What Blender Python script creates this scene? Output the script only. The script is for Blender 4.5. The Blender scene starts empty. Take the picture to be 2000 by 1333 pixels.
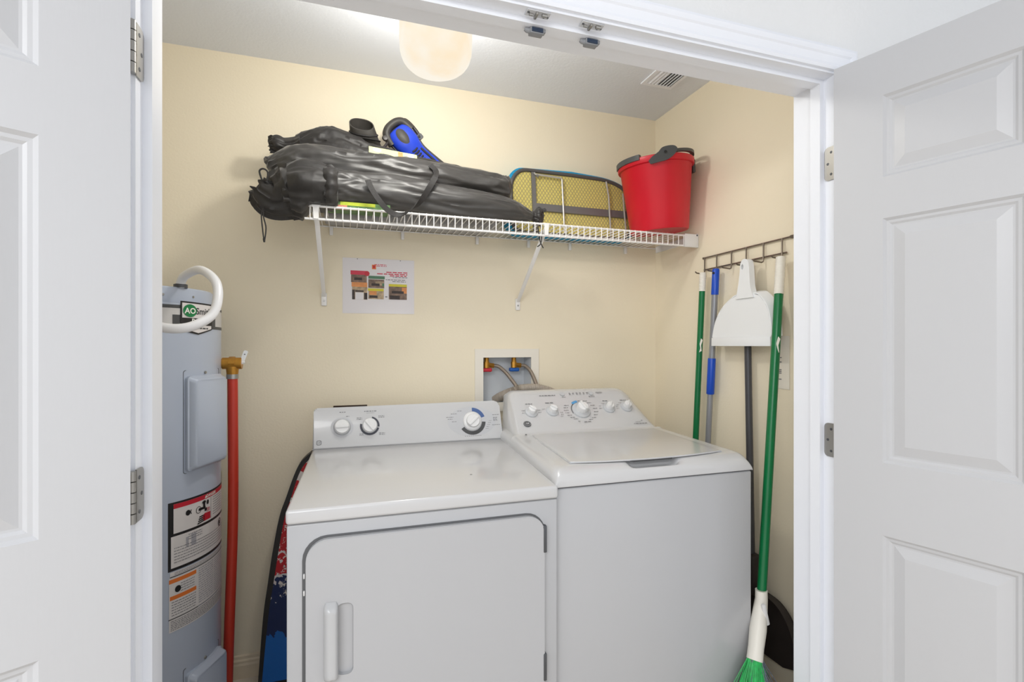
import bpy, bmesh, math, random
from mathutils import Vector, Matrix, noise
V = Vector
SC = bpy.context.scene
COL = SC.collection
PI = math.pi

# ------------------------------------------------------------------ camera, world, lights, exposure
cd = bpy.data.cameras.new('camera')
cam = bpy.data.objects.new('camera', cd)
COL.objects.link(cam)
cam.location = (0, 0, 1.30)
cam.rotation_euler = (PI / 2, 0, -math.radians(18.035))
cd.sensor_width = 36
cd.lens = 989 / 2000 * 36
cd.shift_y = (675 - 666.5) / 2000
cd.clip_start = 0.01
SC.camera = cam

w = bpy.data.worlds.new('world')
SC.world = w
w.use_nodes = True
w.node_tree.nodes['Background'].inputs[0].default_value = (0.95, 0.975, 1.0, 1)
w.node_tree.nodes['Background'].inputs[1].default_value = 1.08

def area(name, loc, rot, sx, sy, energy, color):
    l = bpy.data.lights.new(name, 'AREA')
    l.shape = 'RECTANGLE'; l.size = sx; l.size_y = sy
    l.energy = energy; l.color = color
    o = bpy.data.objects.new(name, l)
    COL.objects.link(o)
    o.location = loc; o.rotation_euler = rot
    return o
area('hall_fill_light', (-0.62, -0.92, 2.40), (math.radians(20), math.radians(-16), 0), 2.2, 1.1, 74, (0.985, 0.99, 1.0))  # unseen fill light added behind the camera to brighten doors and closet
# bulb inside the closet's glass ceiling lamp
bl = bpy.data.lights.new('closet_bulb', 'POINT')
bl.energy = 54; bl.color = (0.98, 0.985, 0.99); bl.shadow_soft_size = 0.05
bo = bpy.data.objects.new('closet_bulb', bl)
COL.objects.link(bo); bo.location = (0.238, 1.535, 2.245)

vs = SC.view_settings
vs.view_transform = 'Standard'; vs.look = 'None'; vs.gamma = 1; vs.use_curve_mapping = False
vs.exposure = 0.0

# ------------------------------------------------------------------ materials
def s2l(c):
    c = c / 255
    return c / 12.92 if c <= 0.04045 else ((c + 0.055) / 1.055) ** 2.4
def rgb(r, g, b): return (s2l(r), s2l(g), s2l(b), 1)

def mat(name, col, rough=0.5, metal=0.0, var=0.0, vscale=20, bump=0.0, bscale=200, spec=0.5, coat=0.0, stretch=None, sheen=0.0):
    m = bpy.data.materials.new(name)
    m.use_nodes = True
    nt = m.node_tree; N = nt.nodes; L = nt.links
    b = N['Principled BSDF']
    b.inputs['Base Color'].default_value = col
    b.inputs['Roughness'].default_value = rough
    b.inputs['Metallic'].default_value = metal
    b.inputs['Specular IOR Level'].default_value = spec
    b.inputs['Coat Weight'].default_value = coat
    b.inputs['Sheen Weight'].default_value = sheen
    tc = N.new('ShaderNodeTexCoord'); src = tc.outputs['Object']
    if stretch:
        mp = N.new('ShaderNodeMapping'); mp.inputs['Scale'].default_value = stretch
        L.new(src, mp.inputs[0]); src = mp.outputs[0]
    if var > 0:
        n = N.new('ShaderNodeTexNoise'); n.inputs['Scale'].default_value = vscale; n.inputs['Detail'].default_value = 4
        L.new(src, n.inputs['Vector'])
        r = N.new('ShaderNodeValToRGB')
        r.color_ramp.elements[0].position = 0.3; r.color_ramp.elements[1].position = 0.7
        r.color_ramp.elements[0].color = tuple(max(0, c * (1 - var)) for c in col[:3]) + (1,)
        r.color_ramp.elements[1].color = tuple(min(1, c * (1 + var)) for c in col[:3]) + (1,)
        L.new(n.outputs['Fac'], r.inputs[0]); L.new(r.outputs[0], b.inputs['Base Color'])
    if bump > 0:
        n = N.new('ShaderNodeTexNoise'); n.inputs['Scale'].default_value = bscale; n.inputs['Detail'].default_value = 3
        L.new(src, n.inputs['Vector'])
        bp = N.new('ShaderNodeBump'); bp.inputs['Strength'].default_value = bump; bp.inputs['Distance'].default_value = 0.002
        L.new(n.outputs['Fac'], bp.inputs['Height']); L.new(bp.outputs[0], b.inputs['Normal'])
    return m

M = {}
M['cream'] = mat('cream_wall_paint', rgb(241, 230, 206), 0.75, var=0.01, vscale=3, bump=0.25, bscale=120, spec=0.3)
M['white_wall'] = mat('white_wall_paint', rgb(236, 237, 238), 0.8, bump=0.5, bscale=90, spec=0.3)
M['ceil'] = mat('ceiling_paint', rgb(232, 236, 243), 0.85, bump=0.4, bscale=110, spec=0.25)
M['trim'] = mat('gloss_white_trim', rgb(242, 245, 252), 0.35, bump=0.03, bscale=60)
M['door'] = mat('white_door_paint', rgb(201, 202, 205), 0.38, bump=0.06, bscale=260, stretch=(1, 1, 0.08))
M['floor'] = mat('beige_tile', rgb(222, 211, 196), 0.4, var=0.06, vscale=6)
M['base'] = mat('cream_baseboard', rgb(226, 211, 186), 0.4, bump=0.03)
M['enamel'] = mat('white_enamel', rgb(205, 205, 206), 0.22, bump=0.02, bscale=350, coat=0.3)
M['enamel_shaded'] = mat('white_enamel_shaded', rgb(186, 187, 190), 0.28, bump=0.02, bscale=350, coat=0.2)  # same white enamel, darkened in colour for the less lit cabinet fronts
M['handle'] = mat('white_handle', rgb(194, 195, 197), 0.25, bump=0.01)
M['plastic'] = mat('white_plastic', rgb(232, 232, 232), 0.3, bump=0.01)
M['warmplastic'] = mat('ivory_plastic', rgb(236, 230, 218), 0.4, bump=0.02)
M['gap'] = mat('dark_gap', rgb(70, 70, 72), 0.7, bump=0.02)
M['seam'] = mat('grey_seam', rgb(140, 141, 143), 0.6, bump=0.02)
M['seamd'] = mat('grey_groove_seam', rgb(98, 99, 101), 0.6, bump=0.02)  # washer seam, and the painted shade of the dryer door groove
M['knobring'] = mat('grey_knob_skirt', rgb(196, 198, 201), 0.3, bump=0.01)
M['knobdark'] = mat('dark_scale_ring', rgb(66, 68, 78), 0.5, bump=0.01)
M['print'] = mat('grey_print', rgb(128, 128, 130), 0.6, bump=0.01)
M['palegrey'] = mat('pale_grey_print', rgb(196, 197, 200), 0.5, bump=0.01)
M['bluep'] = mat('blue_print', rgb(74, 100, 152), 0.5, bump=0.01)
M['darkp'] = mat('charcoal_print', rgb(74, 75, 76), 0.5, bump=0.01)
M['blackp'] = mat('black_print', rgb(28, 27, 28), 0.5, bump=0.01)
M['wire'] = mat('white_vinyl_wire', rgb(240, 238, 236), 0.35, bump=0.02)
M['nickel'] = mat('satin_nickel', rgb(168, 166, 162), 0.35, metal=0.85, bump=0.03)
M['steelwire'] = mat('bronze_wire', rgb(128, 118, 108), 0.35, metal=0.8, bump=0.03)
M['braid'] = mat('braided_steel', rgb(150, 138, 126), 0.4, metal=0.6, bump=0.6, bscale=700)
M['brass'] = mat('brass', rgb(188, 136, 56), 0.35, metal=0.75, var=0.15, vscale=40, bump=0.1)
M['heater'] = mat('grey_heater_paint', rgb(184, 193, 209), 0.32, bump=0.02, coat=0.15)
M['hose'] = mat('white_pex', rgb(238, 238, 240), 0.3, bump=0.01)
M['redpex'] = mat('red_pex', rgb(196, 56, 38), 0.38, bump=0.02)
M['label'] = mat('white_label', rgb(226, 221, 219), 0.5, bump=0.01)
M['ltext'] = mat('label_print', rgb(120, 118, 122), 0.6, bump=0.01)
M['lblock'] = mat('label_text_block', rgb(176, 174, 180), 0.6, var=0.1, vscale=250)
M['red'] = mat('red_print', rgb(196, 34, 52), 0.5, bump=0.01)
M['orange'] = mat('orange_print', rgb(230, 122, 52), 0.5, bump=0.01)
M['yellow'] = mat('yellow_print', rgb(232, 214, 40), 0.5, bump=0.01)
M['greenp'] = mat('green_print', rgb(20, 126, 70), 0.5, bump=0.01)
M['bandlabel'] = mat('grey_band_label', rgb(206, 204, 202), 0.45, bump=0.01)
M['nylon'] = mat('black_nylon', rgb(50, 47, 44), 0.42, var=0.12, vscale=14, bump=0.22, bscale=24, spec=0.75, sheen=0.25)
M['nylonm'] = mat('black_ripstop', rgb(40, 37, 35), 0.5, var=0.15, vscale=20, bump=0.3, bscale=60, spec=0.5, sheen=0.15)
M['web'] = mat('black_webbing', rgb(34, 31, 30), 0.6, bump=0.5, bscale=400)
M['rubber'] = mat('grey_black_rubber', rgb(60, 57, 53), 0.5, var=0.08, vscale=30, bump=0.1)
M['rubberd'] = mat('dark_rubber', rgb(36, 34, 34), 0.5, var=0.1, vscale=30, bump=0.1)
M['finblue'] = mat('blue_fin_plastic', rgb(38, 70, 205), 0.3, var=0.12, vscale=14, bump=0.02)
M['card'] = mat('pale_green_card', rgb(216, 222, 160), 0.5, var=0.1, vscale=30)
M['cardw'] = mat('white_card_print', rgb(240, 240, 230), 0.5, bump=0.01)
M['booky'] = mat('lime_print', rgb(190, 204, 50), 0.5, var=0.15, vscale=40)
M['bookg'] = mat('leaf_green_print', rgb(92, 130, 74), 0.5, var=0.35, vscale=60)
M['bookp'] = mat('salmon_print', rgb(214, 138, 118), 0.5, var=0.2, vscale=60)
M['greypad'] = mat('grey_pad', rgb(182, 181, 181), 0.8, var=0.06, bump=0.2)
M['boardframe'] = mat('grey_steel', rgb(120, 118, 118), 0.4, metal=0.3, bump=0.02)
M['bframedark'] = mat('dark_grey_rim', rgb(88, 86, 86), 0.45, metal=0.2, bump=0.02)
M['legwire'] = mat('light_steel_wire', rgb(186, 182, 176), 0.35, metal=0.4, bump=0.02)
M['bluecover'] = mat('blue_cover_cloth', rgb(24, 152, 200), 0.7, var=0.08, vscale=60, bump=0.3)
M['bucket'] = mat('red_bucket_plastic', rgb(206, 18, 40), 0.36, var=0.03, vscale=5, bump=0.02)
M['bgrey'] = mat('dark_grey_plastic', rgb(72, 74, 76), 0.45, bump=0.03)
M['dgreen'] = mat('green_pole', rgb(0, 112, 62), 0.3, var=0.05, vscale=10, bump=0.02)
M['whitegrip'] = mat('white_grip', rgb(236, 232, 222), 0.45, bump=0.05)
M['bluegrip'] = mat('blue_grip', rgb(10, 74, 190), 0.35, bump=0.02)
M['alu'] = mat('grey_aluminium_pole', rgb(150, 152, 158), 0.35, metal=0.4, bump=0.02)
M['dpole'] = mat('dark_grey_pole', rgb(74, 74, 78), 0.35, metal=0.2, bump=0.02)
M['wplastic'] = mat('bright_white_plastic', rgb(238, 240, 242), 0.25, bump=0.01, coat=0.2)
M['blackpl'] = mat('black_plastic', rgb(52, 46, 44), 0.4, var=0.1, bump=0.05)
M['bristle'] = mat('green_bristle', rgb(10, 176, 82), 0.4, var=0.25, vscale=80)
M['gbristle'] = mat('grey_bristle', rgb(110, 118, 132), 0.4, var=0.25, vscale=80)
M['paper'] = mat('white_paper', rgb(232, 228, 230), 0.7, bump=0.02)
M['ph1'] = mat('photo_print_brown', rgb(128, 106, 92), 0.6, var=0.45, vscale=55)
M['ph2'] = mat('photo_print_tan', rgb(178, 156, 128), 0.6, var=0.4, vscale=60)
M['ph3'] = mat('photo_print_dark', rgb(62, 52, 50), 0.6, var=0.4, vscale=70)
M['ph4'] = mat('photo_print_orange', rgb(222, 148, 90), 0.6, var=0.15, vscale=40)
M['phr'] = mat('photo_print_red', rgb(208, 62, 84), 0.6, bump=0.01)
M['phg'] = mat('photo_print_green', rgb(88, 128, 100), 0.6, bump=0.01)
M['phy'] = mat('photo_print_yellow', rgb(216, 204, 62), 0.6, bump=0.01)
M['clearpl'] = mat('clear_plastic_plate', rgb(206, 208, 212), 0.2, bump=0.02)
M['magnet'] = mat('blue_black_magnet', rgb(52, 66, 88), 0.4, metal=0.3, bump=0.02)
M['catch'] = mat('grey_catch_body', rgb(140, 142, 146), 0.4, bump=0.02)
M['duct'] = mat('grey_corrugated_hose', rgb(166, 156, 144), 0.5, bump=0.05)
M['boxin'] = mat('pale_box_liner', rgb(214, 218, 222), 0.4, bump=0.02)
M['ventdark'] = mat('vent_interior', rgb(26, 26, 28), 0.8, bump=0.02)
M['navy'] = mat('dark_metal', rgb(90, 92, 96), 0.4, metal=0.5, bump=0.02)
M['browncard'] = mat('dark_brown_strip', rgb(58, 40, 26), 0.6, bump=0.02)

def mat_glass():
    m = bpy.data.materials.new('frosted_alabaster_glass'); m.use_nodes = True
    nt = m.node_tree; N = nt.nodes; L = nt.links
    for n in list(N): N.remove(n)
    out = N.new('ShaderNodeOutputMaterial')
    tc = N.new('ShaderNodeTexCoord')
    no = N.new('ShaderNodeTexNoise'); no.inputs['Scale'].default_value = 9; no.inputs['Detail'].default_value = 3
    L.new(tc.outputs['Object'], no.inputs['Vector'])
    rp = N.new('ShaderNodeValToRGB')
    rp.color_ramp.elements[0].position = 0.3; rp.color_ramp.elements[0].color = (1.0, 0.83, 0.60, 1)
    rp.color_ramp.elements[1].position = 0.62; rp.color_ramp.elements[1].color = (1.0, 0.95, 0.85, 1)
    L.new(no.outputs['Fac'], rp.inputs[0])
    em = N.new('ShaderNodeEmission'); em.inputs[1].default_value = 1.0
    L.new(rp.outputs[0], em.inputs[0])
    tr = N.new('ShaderNodeBsdfTransparent'); tr.inputs[0].default_value = (1, 0.97, 0.9, 1)
    mx = N.new('ShaderNodeMixShader'); mx.inputs[0].default_value = 0.22
    L.new(em.outputs[0], mx.inputs[1]); L.new(tr.outputs[0], mx.inputs[2])
    L.new(mx.outputs[0], out.inputs[0])
    return m
M['lampglass'] = mat_glass()

def mat_mesh():   # yellow pad seen through a steel diamond mesh
    m = mat('yellow_pad_behind_mesh', rgb(206, 190, 112), 0.7)
    nt = m.node_tree; N = nt.nodes; L = nt.links; b = N['Principled BSDF']
    tc = N.new('ShaderNodeTexCoord')
    res = []
    for ang in (0.6, -0.6):
        mp = N.new('ShaderNodeMapping'); mp.inputs['Rotation'].default_value = (0, ang, 0)
        L.new(tc.outputs['Object'], mp.inputs[0])
        wv = N.new('ShaderNodeTexWave'); wv.bands_direction = 'X'; wv.inputs['Scale'].default_value = 24
        L.new(mp.outputs[0], wv.inputs['Vector'])
        res.append(wv)
    mn = N.new('ShaderNodeMath'); mn.operation = 'MAXIMUM'
    L.new(res[0].outputs['Fac'], mn.inputs[0]); L.new(res[1].outputs['Fac'], mn.inputs[1])
    rp = N.new('ShaderNodeValToRGB')
    rp.color_ramp.elements[0].position = 0.72; rp.color_ramp.elements[0].color = rgb(216, 200, 112)
    rp.color_ramp.elements[1].position = 0.95; rp.color_ramp.elements[1].color = rgb(166, 154, 104)
    L.new(mn.outputs[0], rp.inputs[0]); L.new(rp.outputs[0], b.inputs['Base Color'])
    bp = N.new('ShaderNodeBump'); bp.inputs['Strength'].default_value = 0.4; bp.inputs['Distance'].default_value = 0.002
    L.new(mn.outputs[0], bp.inputs['Height']); L.new(bp.outputs[0], b.inputs['Normal'])
    return m
M['mesh'] = mat_mesh()

def mat_boogie(zc):   # red over navy over blue, with white splatter; z bands in object space
    m = mat('printed_foam_deck', rgb(190, 30, 40), 0.55)
    nt = m.node_tree; N = nt.nodes; L = nt.links; b = N['Principled BSDF']
    tc = N.new('ShaderNodeTexCoord')
    sp = N.new('ShaderNodeSeparateXYZ'); L.new(tc.outputs['Object'], sp.inputs[0])
    n1 = N.new('ShaderNodeTexNoise'); n1.inputs['Scale'].default_value = 26; n1.inputs['Detail'].default_value = 5
    L.new(tc.outputs['Object'], n1.inputs['Vector'])
    mul = N.new('ShaderNodeMath'); mul.operation = 'MULTIPLY_ADD'; mul.inputs[1].default_value = 0.16; mul.inputs[2].default_value = -0.08
    L.new(n1.outputs['Fac'], mul.inputs[0])
    ad = N.new('ShaderNodeMath'); ad.operation = 'ADD'
    L.new(sp.outputs['Z'], ad.inputs[0]); L.new(mul.outputs[0], ad.inputs[1])
    mr = N.new('ShaderNodeMapRange'); mr.inputs[1].default_value = 0.0 - zc; mr.inputs[2].default_value = 0.95 - zc
    L.new(ad.outputs[0], mr.inputs[0])
    rp = N.new('ShaderNodeValToRGB'); rp.color_ramp.interpolation = 'CONSTANT'
    stops = [(0.0, (20, 110, 200)), (0.19, (16, 40, 92)), (0.405, (228, 222, 222)), (0.43, (196, 26, 40)), (0.49, (230, 222, 222)), (0.505, (192, 26, 40)),
             (0.72, (230, 226, 222)), (0.745, (196, 34, 44)), (0.80, (234, 226, 220)), (0.845, (198, 38, 44))]
    e = rp.color_ramp.elements
    e[0].position, e[0].color = stops[0][0], rgb(*stops[0][1])
    e[1].position, e[1].color = stops[1][0], rgb(*stops[1][1])
    for p, c in stops[2:]:
        x = e.new(p); x.color = rgb(*c)
    L.new(mr.outputs[0], rp.inputs[0])
    n2 = N.new('ShaderNodeTexNoise'); n2.inputs['Scale'].default_value = 45; n2.inputs['Detail'].default_value = 6; n2.inputs['Roughness'].default_value = 0.7
    L.new(tc.outputs['Object'], n2.inputs['Vector'])
    g = N.new('ShaderNodeMath'); g.operation = 'GREATER_THAN'; g.inputs[1].default_value = 0.575
    L.new(n2.outputs['Fac'], g.inputs[0])
    g2 = N.new('ShaderNodeMath'); g2.operation = 'GREATER_THAN'; g2.inputs[1].default_value = 0.30 - zc
    L.new(sp.outputs['Z'], g2.inputs[0])
    g3 = N.new('ShaderNodeMath'); g3.operation = 'MULTIPLY'
    L.new(g.outputs[0], g3.inputs[0]); L.new(g2.outputs[0], g3.inputs[1])
    mx = N.new('ShaderNodeMix'); mx.data_type = 'RGBA'
    L.new(g3.outputs[0], mx.inputs[0]); L.new(rp.outputs[0], mx.inputs[6]); mx.inputs[7].default_value = rgb(232, 226, 222)
    L.new(mx.outputs[2], b.inputs['Base Color'])
    return m

# ------------------------------------------------------------------ mesh builder
class MB:
    def __init__(s): s.bm = bmesh.new()
    def merge(s, bm2, mtx=None):
        me = bpy.data.meshes.new('tmp'); bm2.to_mesh(me); bm2.free()
        if mtx: me.transform(mtx)
        s.bm.from_mesh(me); bpy.data.meshes.remove(me)
    def box(s, x0, x1, y0, y1, z0, z1, bev=0.0, seg=3, mtx=None):
        b = bmesh.new()
        bmesh.ops.create_cube(b, size=1)
        bmesh.ops.scale(b, vec=(x1 - x0, y1 - y0, z1 - z0), verts=b.verts)
        bmesh.ops.translate(b, vec=((x0 + x1) / 2, (y0 + y1) / 2, (z0 + z1) / 2), verts=b.verts)
        if bev > 0:
            bmesh.ops.bevel(b, geom=list(b.edges), offset=bev, segments=seg, profile=0.5, affect='EDGES')
        s.merge(b, mtx); return s
    def tube(s, pts, r, n=10, cap=True, closed=False):
        pts = [V(p) for p in pts]
        m = len(pts); bm = s.bm; rings = []
        rad = r if isinstance(r, (list, tuple)) else [r] * m
        up = None
        for i, p in enumerate(pts):
            if closed: t = pts[(i + 1) % m] - pts[i - 1]
            else: t = pts[min(i + 1, m - 1)] - pts[max(i - 1, 0)]
            if t.length < 1e-9: t = V((0, 0, 1))
            t.normalize()
            if up is None:
                up = V((0, 0, 1)) if abs(t.z) < 0.9 else V((1, 0, 0))
            a = t.cross(up)
            if a.length < 1e-6: a = t.orthogonal()
            a.normalize(); bb = a.cross(t).normalized(); up = bb
            rings.append([bm.verts.new(p + (a * math.cos(2 * PI * k / n) + bb * math.sin(2 * PI * k / n)) * rad[i]) for k in range(n)])
        for i in range(m if closed else m - 1):
            A = rings[i]; B = rings[(i + 1) % m]
            for k in range(n):
                bm.faces.new((A[k], A[(k + 1) % n], B[(k + 1) % n], B[k]))
        if cap and not closed:
            bm.faces.new(rings[0][::-1]); bm.faces.new(rings[-1])
        return s
    def lathe(s, prof, fr, n=32, cap0=True, cap1=True):
        """prof: (radius, height) along the frame's third axis"""
        bm = s.bm; rings = []
        for r, h in prof:
            rings.append([bm.verts.new(fr(r * math.cos(2 * PI * k / n), r * math.sin(2 * PI * k / n), h)) for k in range(n)])
        for A, B in zip(rings, rings[1:]):
            for k in range(n):
                bm.faces.new((A[k], A[(k + 1) % n], B[(k + 1) % n], B[k]))
        if cap0 and prof[0][0] > 1e-6: bm.faces.new(rings[0][::-1])
        if cap1 and prof[-1][0] > 1e-6: bm.faces.new(rings[-1])
        return s
    def prism(s, pts, fr, c0, c1, bev=0.0, seg=2):
        b = bmesh.new()
        A = [b.verts.new(fr(p[0], p[1], c0)) for p in pts]; B = [b.verts.new(fr(p[0], p[1], c1)) for p in pts]
        n = len(pts)
        b.faces.new(A[::-1]); top = b.faces.new(B)
        for k in range(n): b.faces.new((A[k], A[(k + 1) % n], B[(k + 1) % n], B[k]))
        if bev > 0:
            bmesh.ops.bevel(b, geom=list(top.edges), offset=bev, segments=seg, profile=0.5, affect='EDGES')
        s.merge(b); return s
    def flat(s, pts, fr, c=0.0):
        s.bm.faces.new([s.bm.verts.new(fr(p[0], p[1], c)) for p in pts]); return s
    def plate(s, outer, holes, fr, c0, c1):
        b = bmesh.new(); loops = []
        for c in (c0, c1):
            es = []; lp = []
            for pl in [outer] + holes:
                vs_ = [b.verts.new(fr(p[0], p[1], c)) for p in pl]; lp.append(vs_)
                for k in range(len(vs_)): es.append(b.edges.new((vs_[k], vs_[(k + 1) % len(vs_)])))
            bmesh.ops.triangle_fill(b, use_beauty=True, use_dissolve=False, edges=es)
            loops.append(lp)
        for A, B in zip(*loops):
            n = len(A)
            for k in range(n): b.faces.new((A[k], A[(k + 1) % n], B[(k + 1) % n], B[k]))
        s.merge(b); return s
    def grid(s, fn, nu, nv, wrapu=False):
        bm = s.bm
        g = [[bm.verts.new(fn(i / (nu if wrapu else nu - 1), j / (nv - 1))) for i in range(nu)] for j in range(nv)]
        for j in range(nv - 1):
            for i in range(nu if wrapu else nu - 1):
                i2 = (i + 1) % nu
                bm.faces.new((g[j][i], g[j][i2], g[j + 1][i2], g[j + 1][i]))
        return g
    def text(s, body, size, fr, bold=0.0, c=0.0):
        cu = bpy.data.curves.new('t', 'FONT'); cu.body = body; cu.size = size
        cu.align_x = 'CENTER'; cu.align_y = 'CENTER'; cu.offset = bold; cu.resolution_u = 3
        o = bpy.data.objects.new('t', cu); COL.objects.link(o)
        dg = bpy.context.evaluated_depsgraph_get()
        me = bpy.data.meshes.new_from_object(o.evaluated_get(dg))
        b = bmesh.new(); b.from_mesh(me)
        for v in b.verts: v.co = fr(v.co.x, v.co.y, c)
        s.merge(b)
        bpy.data.objects.remove(o); bpy.data.curves.remove(cu); bpy.data.meshes.remove(me)
        return s
    def warp(s, fn):
        for v in s.bm.verts: v.co = fn(v.co)
        return s
    def build(s, name, m, parent=None, smooth=True, fixn=True, angle=38, label=None):
        bm = s.bm
        if fixn: bmesh.ops.recalc_face_normals(bm, faces=bm.faces)
        me = bpy.data.meshes.new(name); bm.to_mesh(me); bm.free()
        xs = [v.co for v in me.vertices]
        c = V(((min(v.x for v in xs) + max(v.x for v in xs)) / 2, (min(v.y for v in xs) + max(v.y for v in xs)) / 2, (min(v.z for v in xs) + max(v.z for v in xs)) / 2))
        me.transform(Matrix.Translation(-c))
        if smooth:
            me.polygons.foreach_set('use_smooth', [True] * len(me.polygons))
            me.set_sharp_from_angle(angle=math.radians(angle))
        me.materials.append(m)
        o = bpy.data.objects.new(name, me); COL.objects.link(o)
        o.location = c
        if parent is not None:
            o.parent = parent
            o.matrix_parent_inverse = world_of(parent).inverted()
        if label: o['label'] = label
        return o

def world_of(o):
    mt = Matrix.Translation(o.location)
    if o.parent: return world_of(o.parent) @ o.matrix_parent_inverse @ mt
    return mt
def thing(name, label, cat, loc, group=None):
    o = bpy.data.objects.new(name, None); COL.objects.link(o)
    o.empty_display_size = 0.05
    o.location = loc; o['label'] = label; o['category'] = cat
    if group: o['group'] = group
    return o
def tag(o, label, cat, group=None):
    o['label'] = label; o['category'] = cat
    if group: o['group'] = group
    return o
def struct(o, label=None):
    o['kind'] = 'structure'
    if label: o['label'] = label
    return o
def frame(o, ex, ey, ez):
    o, ex, ey, ez = V(o), V(ex), V(ey), V(ez)
    return lambda a, b, c=0.0: o + ex * a + ey * b + ez * c
def rr(x0, x1, y0, y1, r, n=6):
    r = min(r, (x1 - x0) / 2, (y1 - y0) / 2)
    out = []
    for cx, cy, a0 in ((x1 - r, y1 - r, 0), (x0 + r, y1 - r, 90), (x0 + r, y0 + r, 180), (x1 - r, y0 + r, 270)):
        for k in range(n + 1):
            a = math.radians(a0 + 90 * k / n); out.append((cx + r * math.cos(a), cy + r * math.sin(a)))
    return out
def ell(cx, cy, rx, ry, n=32): return [(cx + rx * math.cos(2 * PI * k / n), cy + ry * math.sin(2 * PI * k / n)) for k in range(n)]
def sector(cx, cy, r0, r1, a0, a1, n=12):
    p = [(cx + r1 * math.cos(math.radians(a0 + (a1 - a0) * k / n)), cy + r1 * math.sin(math.radians(a0 + (a1 - a0) * k / n))) for k in range(n + 1)]
    q = [(cx + r0 * math.cos(math.radians(a1 + (a0 - a1) * k / n)), cy + r0 * math.sin(math.radians(a1 + (a0 - a1) * k / n))) for k in range(n + 1)]
    return p + q
def rect(x0, x1, y0, y1): return [(x0, y0), (x1, y0), (x1, y1), (x0, y1)]
def spline(pts, n):
    pts = [tuple(p) for p in pts]; out = []; k = len(pts)
    for i in range(n):
        t = i / (n - 1) * (k - 1); j = min(int(t), k - 2); f = t - j
        p0, p1, p2, p3 = pts[max(j - 1, 0)], pts[j], pts[j + 1], pts[min(j + 2, k - 1)]
        out.append(tuple(0.5 * (2 * b + (c - a) * f + (2 * a - 5 * b + 4 * c - d) * f * f + (3 * b - a - 3 * c + d) * f ** 3) for a, b, c, d in zip(p0, p1, p2, p3)))
    return out
XZ = frame((0, 0, 0), (1, 0, 0), (0, 0, 1), (0, 1, 0))      # (x, z, y)
YZ = frame((0, 0, 0), (0, 1, 0), (0, 0, 1), (1, 0, 0))      # (y, z, x)
XY = frame((0, 0, 0), (1, 0, 0), (0, 1, 0), (0, 0, 1))
rnd = random.Random(7)

# ------------------------------------------------------------------ room shell
BY, RX, LX, CZ = 2.217, 1.4865, -1.05, 2.44
F0, F1 = 1.041, 1.173                      # front wall faces (hall side, closet side)
JL, JR, HZ = -0.350, 1.2643, 2.040         # rough jamb faces and head
struct(MB().box(-3.2, 3.4, -3.0, 2.36, -0.1, 0).build('floor', M['floor'], smooth=False))
struct(MB().box(-3.2, 3.4, -1.9, 2.36, CZ, CZ + 0.1).build('ceiling', M['ceil'], smooth=False))
BX0, BX1, BZ0, BZ1 = 0.583, 0.815, 1.04, 1.246        # opening of the recessed washer box
mb = MB(); mb.plate(rect(LX - 0.12, RX + 0.12, 0, CZ), [rect(BX0, BX1, BZ0, BZ1)], XZ, BY, BY + 0.13)
struct(mb.build('wall_back', M['cream'], smooth=False))
struct(MB().box(RX, RX + 0.12, F1, BY, 0, CZ).build('wall_right', M['cream'], smooth=False))
struct(MB().box(LX - 0.12, LX, F1, BY, 0, CZ).build('wall_left', M['cream'], smooth=False))
mb = MB(); mb.plate([(-3.2, 0), (JL - 0.015, 0), (JL - 0.015, HZ + 0.015), (JR + 0.015, HZ + 0.015), (JR + 0.015, 0), (3.4, 0), (3.4, CZ), (-3.2, CZ)], [], XZ, F0, F1)
struct(mb.build('wall_front', M['white_wall'], smooth=False))
# jamb with its stop (one continuous frame)
mb = MB()
ou = [(JL - 0.015, 0), (JL - 0.015, HZ + 0.015), (JR + 0.015, HZ + 0.015), (JR + 0.015, 0), (JR, 0), (JR, HZ), (JL, HZ), (JL, 0)]
mb.plate(ou, [], XZ, F0 - 0.001, F1 + 0.001)
st = 0.0143
inn = [(JL, 0), (JL, HZ), (JR, HZ), (JR, 0), (JR - st, 0), (JR - st, HZ - st + 0.002), (JL + st, HZ - st + 0.002), (JL + st, 0)]
mb.plate(inn, [], XZ, 1.0737, 1.105)
struct(mb.build('trim_1', M['trim'], smooth=False), 'white door jamb and stop around the closet opening')
# moulded casing on the hall side: a profile swept round the opening
def casing():
    prof = [(0.006, 0.0), (0.006, 0.010), (0.014, 0.013), (0.022, 0.0105), (0.040, 0.013), (0.044, 0.017), (0.056, 0.019), (0.064, 0.016), (0.066, 0.0)]
    mb = MB(); bm = mb.bm
    rows = []
    for d, t in prof:
        y = F0 - t
        rows.append([bm.verts.new(p) for p in ((JL - d, y, 0), (JL - d, y, HZ + d), (JR + d, y, HZ + d), (JR + d, y, 0))])
    for A, B in zip(rows, rows[1:]):
        for k in range(3): bm.faces.new((A[k], A[k + 1], B[k + 1], B[k]))
    return mb
struct(casing().build('trim_2', M['trim'], smooth=False), 'white moulded casing round the closet opening')
bprof = [(0, 0), (0.016, 0), (0.016, 0.05), (0.013, 0.058), (0.013, 0.066), (0.008, 0.072), (0.007, 0.082), (0, 0.086)]
def baseboard(name, fr, c0, c1): struct(MB().prism(bprof, fr, c0, c1).build(name, M['base'], smooth=False))
baseboard('baseboard_back', frame((0, BY, 0), (0, -1, 0), (0, 0, 1), (1, 0, 0)), LX, RX)
baseboard('baseboard_right', frame((RX, 0, 0), (-1, 0, 0), (0, 0, 1), (0, 1, 0)), F1, BY - 0.017)

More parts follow.
